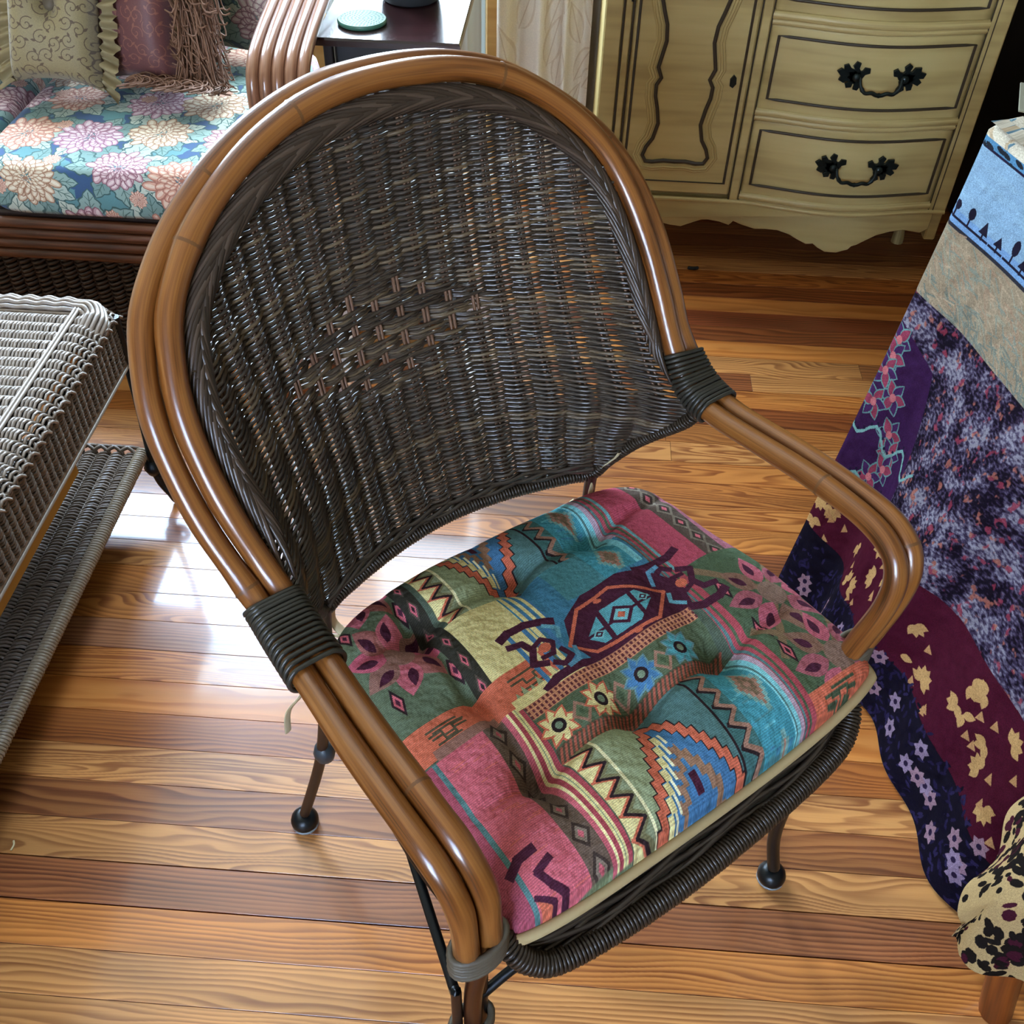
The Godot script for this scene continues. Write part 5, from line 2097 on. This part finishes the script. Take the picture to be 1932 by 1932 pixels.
	p.rect(-120, 20, -99, 70, hexc("6d7659"))
	# cross band in the middle
	p.rect(-104, -278, -36, -190, cream)
	p.rect(-36, -278, 130, -150, hexc("3f6f86"))
	p.rect(20, -278, 74, -226, deep.lerp(teal, 0.5))
	p.rect(74, -278, 118, -226, teal)
	for layer in 3:
		for k in range(-4, 5):
			var hw3: float = 15.0 - absf(k) * 2.6 - layer * 4.5
			if hw3 > 0:
				p.rect(98 - hw3, -252 + k * 5.0, 98 + hw3, -247 + k * 5.0, [hexc("6b8f88"), brown, hexc("6a5a48")][layer])
	p.rect(118, -278, 127, -226, turq)
	for k in 3:
		p.rect(-34 + k * 8.0, -278, -30 + k * 8.0, -205, cream)
		p.rect(-30 + k * 8.0, -278, -27.5 + k * 8.0, -205, blue)
	p.rect(-104, -192, -40, -150, brick)
	fret(p, Vector2(-92, -182), 1.0, hexc("4a4536"))
	for k in 6:
		p.poly([Vector2(-100 + k * 9.0, -152), Vector2(-94 + k * 9.0, -166 - (k % 2) * 5), Vector2(-88 + k * 9.0, -152)], sage)
	p.rect(-104, -160, -20, -148, cream)
	for k in 5:
		p.rect(-62 + k * 9.0, -226, -57 + k * 9.0, -150, [blue, cream, blue, cream, blue][k])
	# plum medallion
	p.poly([Vector2(-14, -178), Vector2(0, -208), Vector2(36, -226), Vector2(84, -226), Vector2(116, -214), Vector2(140, -182), Vector2(128, -144), Vector2(96, -138), Vector2(8, -138), Vector2(-6, -152)], plum)
	p.line([Vector2(-16, -178), Vector2(20, -212), Vector2(66, -216), Vector2(116, -180), Vector2(84, -152), Vector2(4, -158), Vector2(-16, -178)], 4.2, brick)
	p.poly([Vector2(6, -176), Vector2(38, -198), Vector2(86, -196), Vector2(98, -180), Vector2(66, -160), Vector2(18, -162)], turq.lerp(teal, 0.55))
	p.line([Vector2(4, -176), Vector2(98, -180)], 3.0, plum)
	p.line([Vector2(36, -200), Vector2(30, -160)], 6.0, plum)
	p.line([Vector2(78, -198), Vector2(74, -158)], 5.0, plum)
	diamond(p, Vector2(54, -179), 17, 14, [plum, turq, plum])
	diamond(p, Vector2(54, -179), 5, 5, [brick, brick, brick])
	diamond(p, Vector2(88, -184), 8, 6, [turq, plum, turq])
	diamond(p, Vector2(20, -174), 8, 6, [turq, plum, turq])
	p.oval(Vector2(46, -209), 5, 3, 0.2, brick)
	p.oval(Vector2(54, -152), 5, 3, 0.2, brick)
	for s: float in [1.0, -1.0]:
		var cx := -52.0 if s > 0 else 152.0
		var f := func(x: float, z: float) -> Vector2: return Vector2(cx - s * x, -184 + z * (1.0 if s > 0 else -1.0))
		p.line([f.call(18, -42), f.call(6, -46), f.call(-14, -44), f.call(-40, -30)], 9.5, plum)
		p.line([f.call(16, -30), f.call(2, -26), f.call(-2, -12), f.call(8, 2), f.call(-4, 10)], 7.5, plum)
		p.line([f.call(14, 34), f.call(0, 30), f.call(-30, 30), f.call(-46, 34)], 9.5, plum)
		p.line([f.call(-2, -14), f.call(-16, -18), f.call(-24, -8), f.call(-16, 4), f.call(-4, 2)], 5.5, plum)
		p.oval(f.call(-13, -7), 7, 6, 0, brick)
		p.line([f.call(-26, 4), f.call(-30, 16), f.call(-18, 22), f.call(-10, 14)], 6.5, plum)
		p.line([f.call(-40, 8), f.call(-34, 24), f.call(-20, 26)], 5.0, turq.lerp(blue, 0.6))
		p.line([f.call(-28, -30), f.call(-40, -20), f.call(-34, -10)], 5.0, turq.lerp(blue, 0.4))
	# checked strip, star band, rope
	p.rect(-98, -148, 122, -132, hexc("b07a5c"))
	var xx := -98.0
	while xx < 122:
		for k in 3:
			p.rect(xx, -147 + k * 5.2, xx + 2.6, -143.4 + k * 5.2, hexc("5a2f33"))
		xx += 5.2
	p.rect(-98, -132, 122, -96, hexc("4e5a45"))
	for k in 4:
		var c := Vector2(-82 + k * 53.0, -113)
		var col: Color = [cream, cream, blue, hexc("4f8f98")][k]
		for a in 8:
			p.leaf(c, 22, 6.5, a * TAU / 8, brick if k < 2 else hexc("5b7b80"))
			p.leaf(c, 19, 5.0, a * TAU / 8, col)
		p.oval(c, 11, 10, 0, col)
		p.oval(c, 7.5, 7.5, 0, ink)
		p.oval(c, 4, 4, 0, hexc("6a7a64"))
		if k < 3:
			diamond(p, c + Vector2(26, 3), 12, 14, [brown, hexc("56624a"), green])
	p.rect(-98, -96, 122, -84, hexc("4a4234"))
	xx = -98.0
	while xx < 120:
		p.line([Vector2(xx, -85), Vector2(xx + 5, -95)], 2.6, hexc("8f4f3f"))
		xx += 5.4
	p.yarn(2, 0.10, 4.0, 0, 0.17, 1.22)
	return p.tex()


func diamond(p: Paint, c: Vector2, rx: float, rz: float, cols: Array) -> void:
	for k in 3:
		var f := 1.0 - k * 0.34
		p.poly([c + Vector2(rx * f, 0), c + Vector2(0, rz * f), c + Vector2(-rx * f, 0), c + Vector2(0, -rz * f)], cols[k])


func fret(p: Paint, o: Vector2, s: float, c: Color) -> void:
	p.line([o, o + Vector2(s * 34, 0)], 2.4, c)
	p.line([o + Vector2(0, 6), o + Vector2(s * 14, 6), o + Vector2(s * 14, 12), o + Vector2(s * 26, 12), o + Vector2(s * 26, 6), o + Vector2(s * 38, 6)], 2.4, c)
	p.line([o + Vector2(s * 4, 18), o + Vector2(s * 20, 18), o + Vector2(s * 30, 18)], 2.4, c)


func build_cushion() -> void:
	var yaw := 0.7058
	var c := thing("seat_cushion", "tufted kilim-patterned cushion on the seat of the wicker armchair", "cushion", Vector3(0.1546, 0.0, -0.5184), yaw)
	var fab := mat(Color.WHITE, 0.92, kilim())
	fab.metallic_specular = 0.2
	fab.normal_enabled = true
	fab.normal_texture = bumps(14, 0.09, 4.0, 512)
	fab.normal_scale = 0.45
	var tan_ := mat(hexc("b39a6c"), 0.85)
	var n := 97
	var top := PackedVector3Array()
	var tu := PackedVector2Array()
	var low := PackedVector3Array()
	for i in n:
		for j in n:
			var a := i * 2.0 / (n - 1) - 1.0
			var b := j * 2.0 / (n - 1) - 1.0
			a = sin(a * PI / 2) * 0.5 + a * 0.5
			b = sin(b * PI / 2) * 0.5 + b * 0.5
			var rnd := 1.0 - (0.072 if b > 0 else 0.15) * (a * a * b * b) ** 2.0
			var hw := 0.234 + (0.032 if a > 0 else 0.008) * (b * 0.5 + 0.5)
			var x := 0.014 + a * hw * rnd
			var z := -0.178 + b * 0.199 * rnd
			var edge := (1.0 - pow(absf(a), 5.0)) * (1.0 - pow(absf(b), 5.0))
			var y := 0.459 + 0.062 * pow(maxf(edge, 0.0), 0.36)
			y -= tufts(x, z) * clampf(edge * 3.0, 0.0, 1.0)
			y += 0.003 * sin(x * 60.0 + z * 22.0) * edge
			y -= 0.004 * (1.0 - edge) * sin(a * 4.0 + b * 7.0)
			top.push_back(Vector3(x, y, z))
			tu.push_back(Vector2((x * 1000.0 + 10.0 + 290.0 - 20.0) * 2.05 / 1230.0, (z * 1000.0 + 435.0) * 2.05 / 1030.0))
			var e2 := pow(maxf(edge, 0.0), 0.3)
			low.push_back(Vector3(x, lerpf(0.459 - 0.004 * (1.0 - edge) * sin(a * 4.0 + b * 7.0), 0.441, e2), z))
	var g := Geo.new()
	g.grid(top, tu, n, n, true)
	obj("cushion_top", g, fab, c)
	g = Geo.new()
	g.grid(low, tu, n, n, false)
	obj("cushion_base", g, tan_, c, "plain tan cloth under the seam")
	# piping along the seam
	g = Geo.new()
	var loop := PackedVector3Array()
	for i in n - 1:
		loop.push_back(top[i * n + n - 1])
	for j in n - 1:
		loop.push_back(top[(n - 1) * n + (n - 1 - j)])
	for i in n - 1:
		loop.push_back(top[(n - 1 - i) * n])
	for j in n - 1:
		loop.push_back(top[j])
	var lo := PackedVector3Array()
	for q in loop:
		lo.push_back(q + Vector3((q.x - 0.014) * 0.012, -0.005, (q.z + 0.183) * 0.012))
	g.tube(lo, 0.0062, 7, true, false)
	obj("seam_band", g, tan_, c)
	# ties at the two rear corners
	var tie := mat(hexc("c3b48c"), 0.85)
	for path in [
		[Vector3(-0.165, 0.462, -0.365), Vector3(-0.170, 0.475, -0.385), Vector3(-0.150, 0.498, -0.408), Vector3(-0.128, 0.515, -0.420), Vector3(-0.112, 0.521, -0.426)],
		[Vector3(-0.170, 0.462, -0.366), Vector3(-0.185, 0.44, -0.39), Vector3(-0.205, 0.33, -0.42), Vector3(-0.222, 0.27, -0.445), Vector3(-0.226, 0.22, -0.452)],
		[Vector3(0.165, 0.462, -0.345), Vector3(0.176, 0.485, -0.362), Vector3(0.190, 0.515, -0.366), Vector3(0.200, 0.545, -0.350), Vector3(0.203, 0.556, -0.346)],
		[Vector3(0.160, 0.462, -0.355), Vector3(0.162, 0.470, -0.378), Vector3(0.160, 0.430, -0.395), Vector3(0.157, 0.36, -0.40)],
	]:
		ribbon(c, path, tie)


func tufts(x: float, z: float) -> float:
	var d := 0.0
	for tx: float in [-0.118, 0.006, 0.122]:
		for tz: float in [-0.297, -0.188, -0.086]:
			var k := 0.026
			if absf(tz + 0.188) < 0.01:
				k = 0.016 if tx < -0.05 else 0.004
			var q := Vector2(x - tx, z - tz).length()
			d += k * exp(-q * q / 0.0005) + k * 0.42 * exp(-q * q / 0.0028)
		d += 0.0105 * exp(-pow((x - tx) / 0.007, 2.0)) * (1.0 if tx < 0 else 0.55) * smoothstep(-0.40, -0.34, z) * (1.0 - smoothstep(-0.20 if tx < 0.1 and tx > -0.1 else -0.07, -0.02, z)) * (0.25 if absf(z + 0.188) < 0.08 and tx > -0.05 else 1.0)
	for tz: float in [-0.297, -0.086]:
		d += 0.0095 * exp(-pow((z - tz) / 0.008, 2.0)) * smoothstep(-0.22, -0.14, x) * (1.0 - smoothstep(0.2, 0.27, x))
	return d


func ribbon(parent: Node, path: Array, m: Material) -> void:
	var s := smooth(path, 5)
	var pts := PackedVector3Array()
	var uvs := PackedVector2Array()
	var n := s.size()
	for i in n:
		var tg := (s[mini(i + 1, n - 1)] - s[maxi(i - 1, 0)]).normalized()
		var e := tg.cross(Vector3(0.3, 0.2, 1.0)).normalized()
		var f := tg.cross(e)
		var w := 0.0055
		for k in 9:
			var th := TAU * k / 8
			pts.push_back(s[i] + e * cos(th) * w + f * sin(th) * 0.0014)
			uvs.push_back(Vector2(i, k))
	var g := Geo.new()
	g.grid(pts, uvs, n, 9, true, true)
	obj("tie", g, m, parent)


# ------------------------------------------------------------------ crumbs on the floor
func build_small_things() -> void:
	var g := Geo.new()
	g.tube(smooth([Vector3(0.318, 0.004, -2.255), Vector3(0.330, 0.006, -2.25), Vector3(0.342, 0.003, -2.258)], 3), 0.004, 6)
	tag(obj("lint", g, mat(hexc("15100c"), 0.8)), "small dark bit of lint on the boards before the dresser", "lint")
	g = Geo.new()
	g.tube(smooth([Vector3(-0.712, 0.0018, -0.648), Vector3(-0.709, 0.002, -0.642), Vector3(-0.710, 0.0018, -0.634)], 3), 0.0016, 5)
	tag(obj("crumb", g, mat(hexc("d8c79c"), 0.8)), "pale curled crumb on the floor below the coffee table", "crumb")
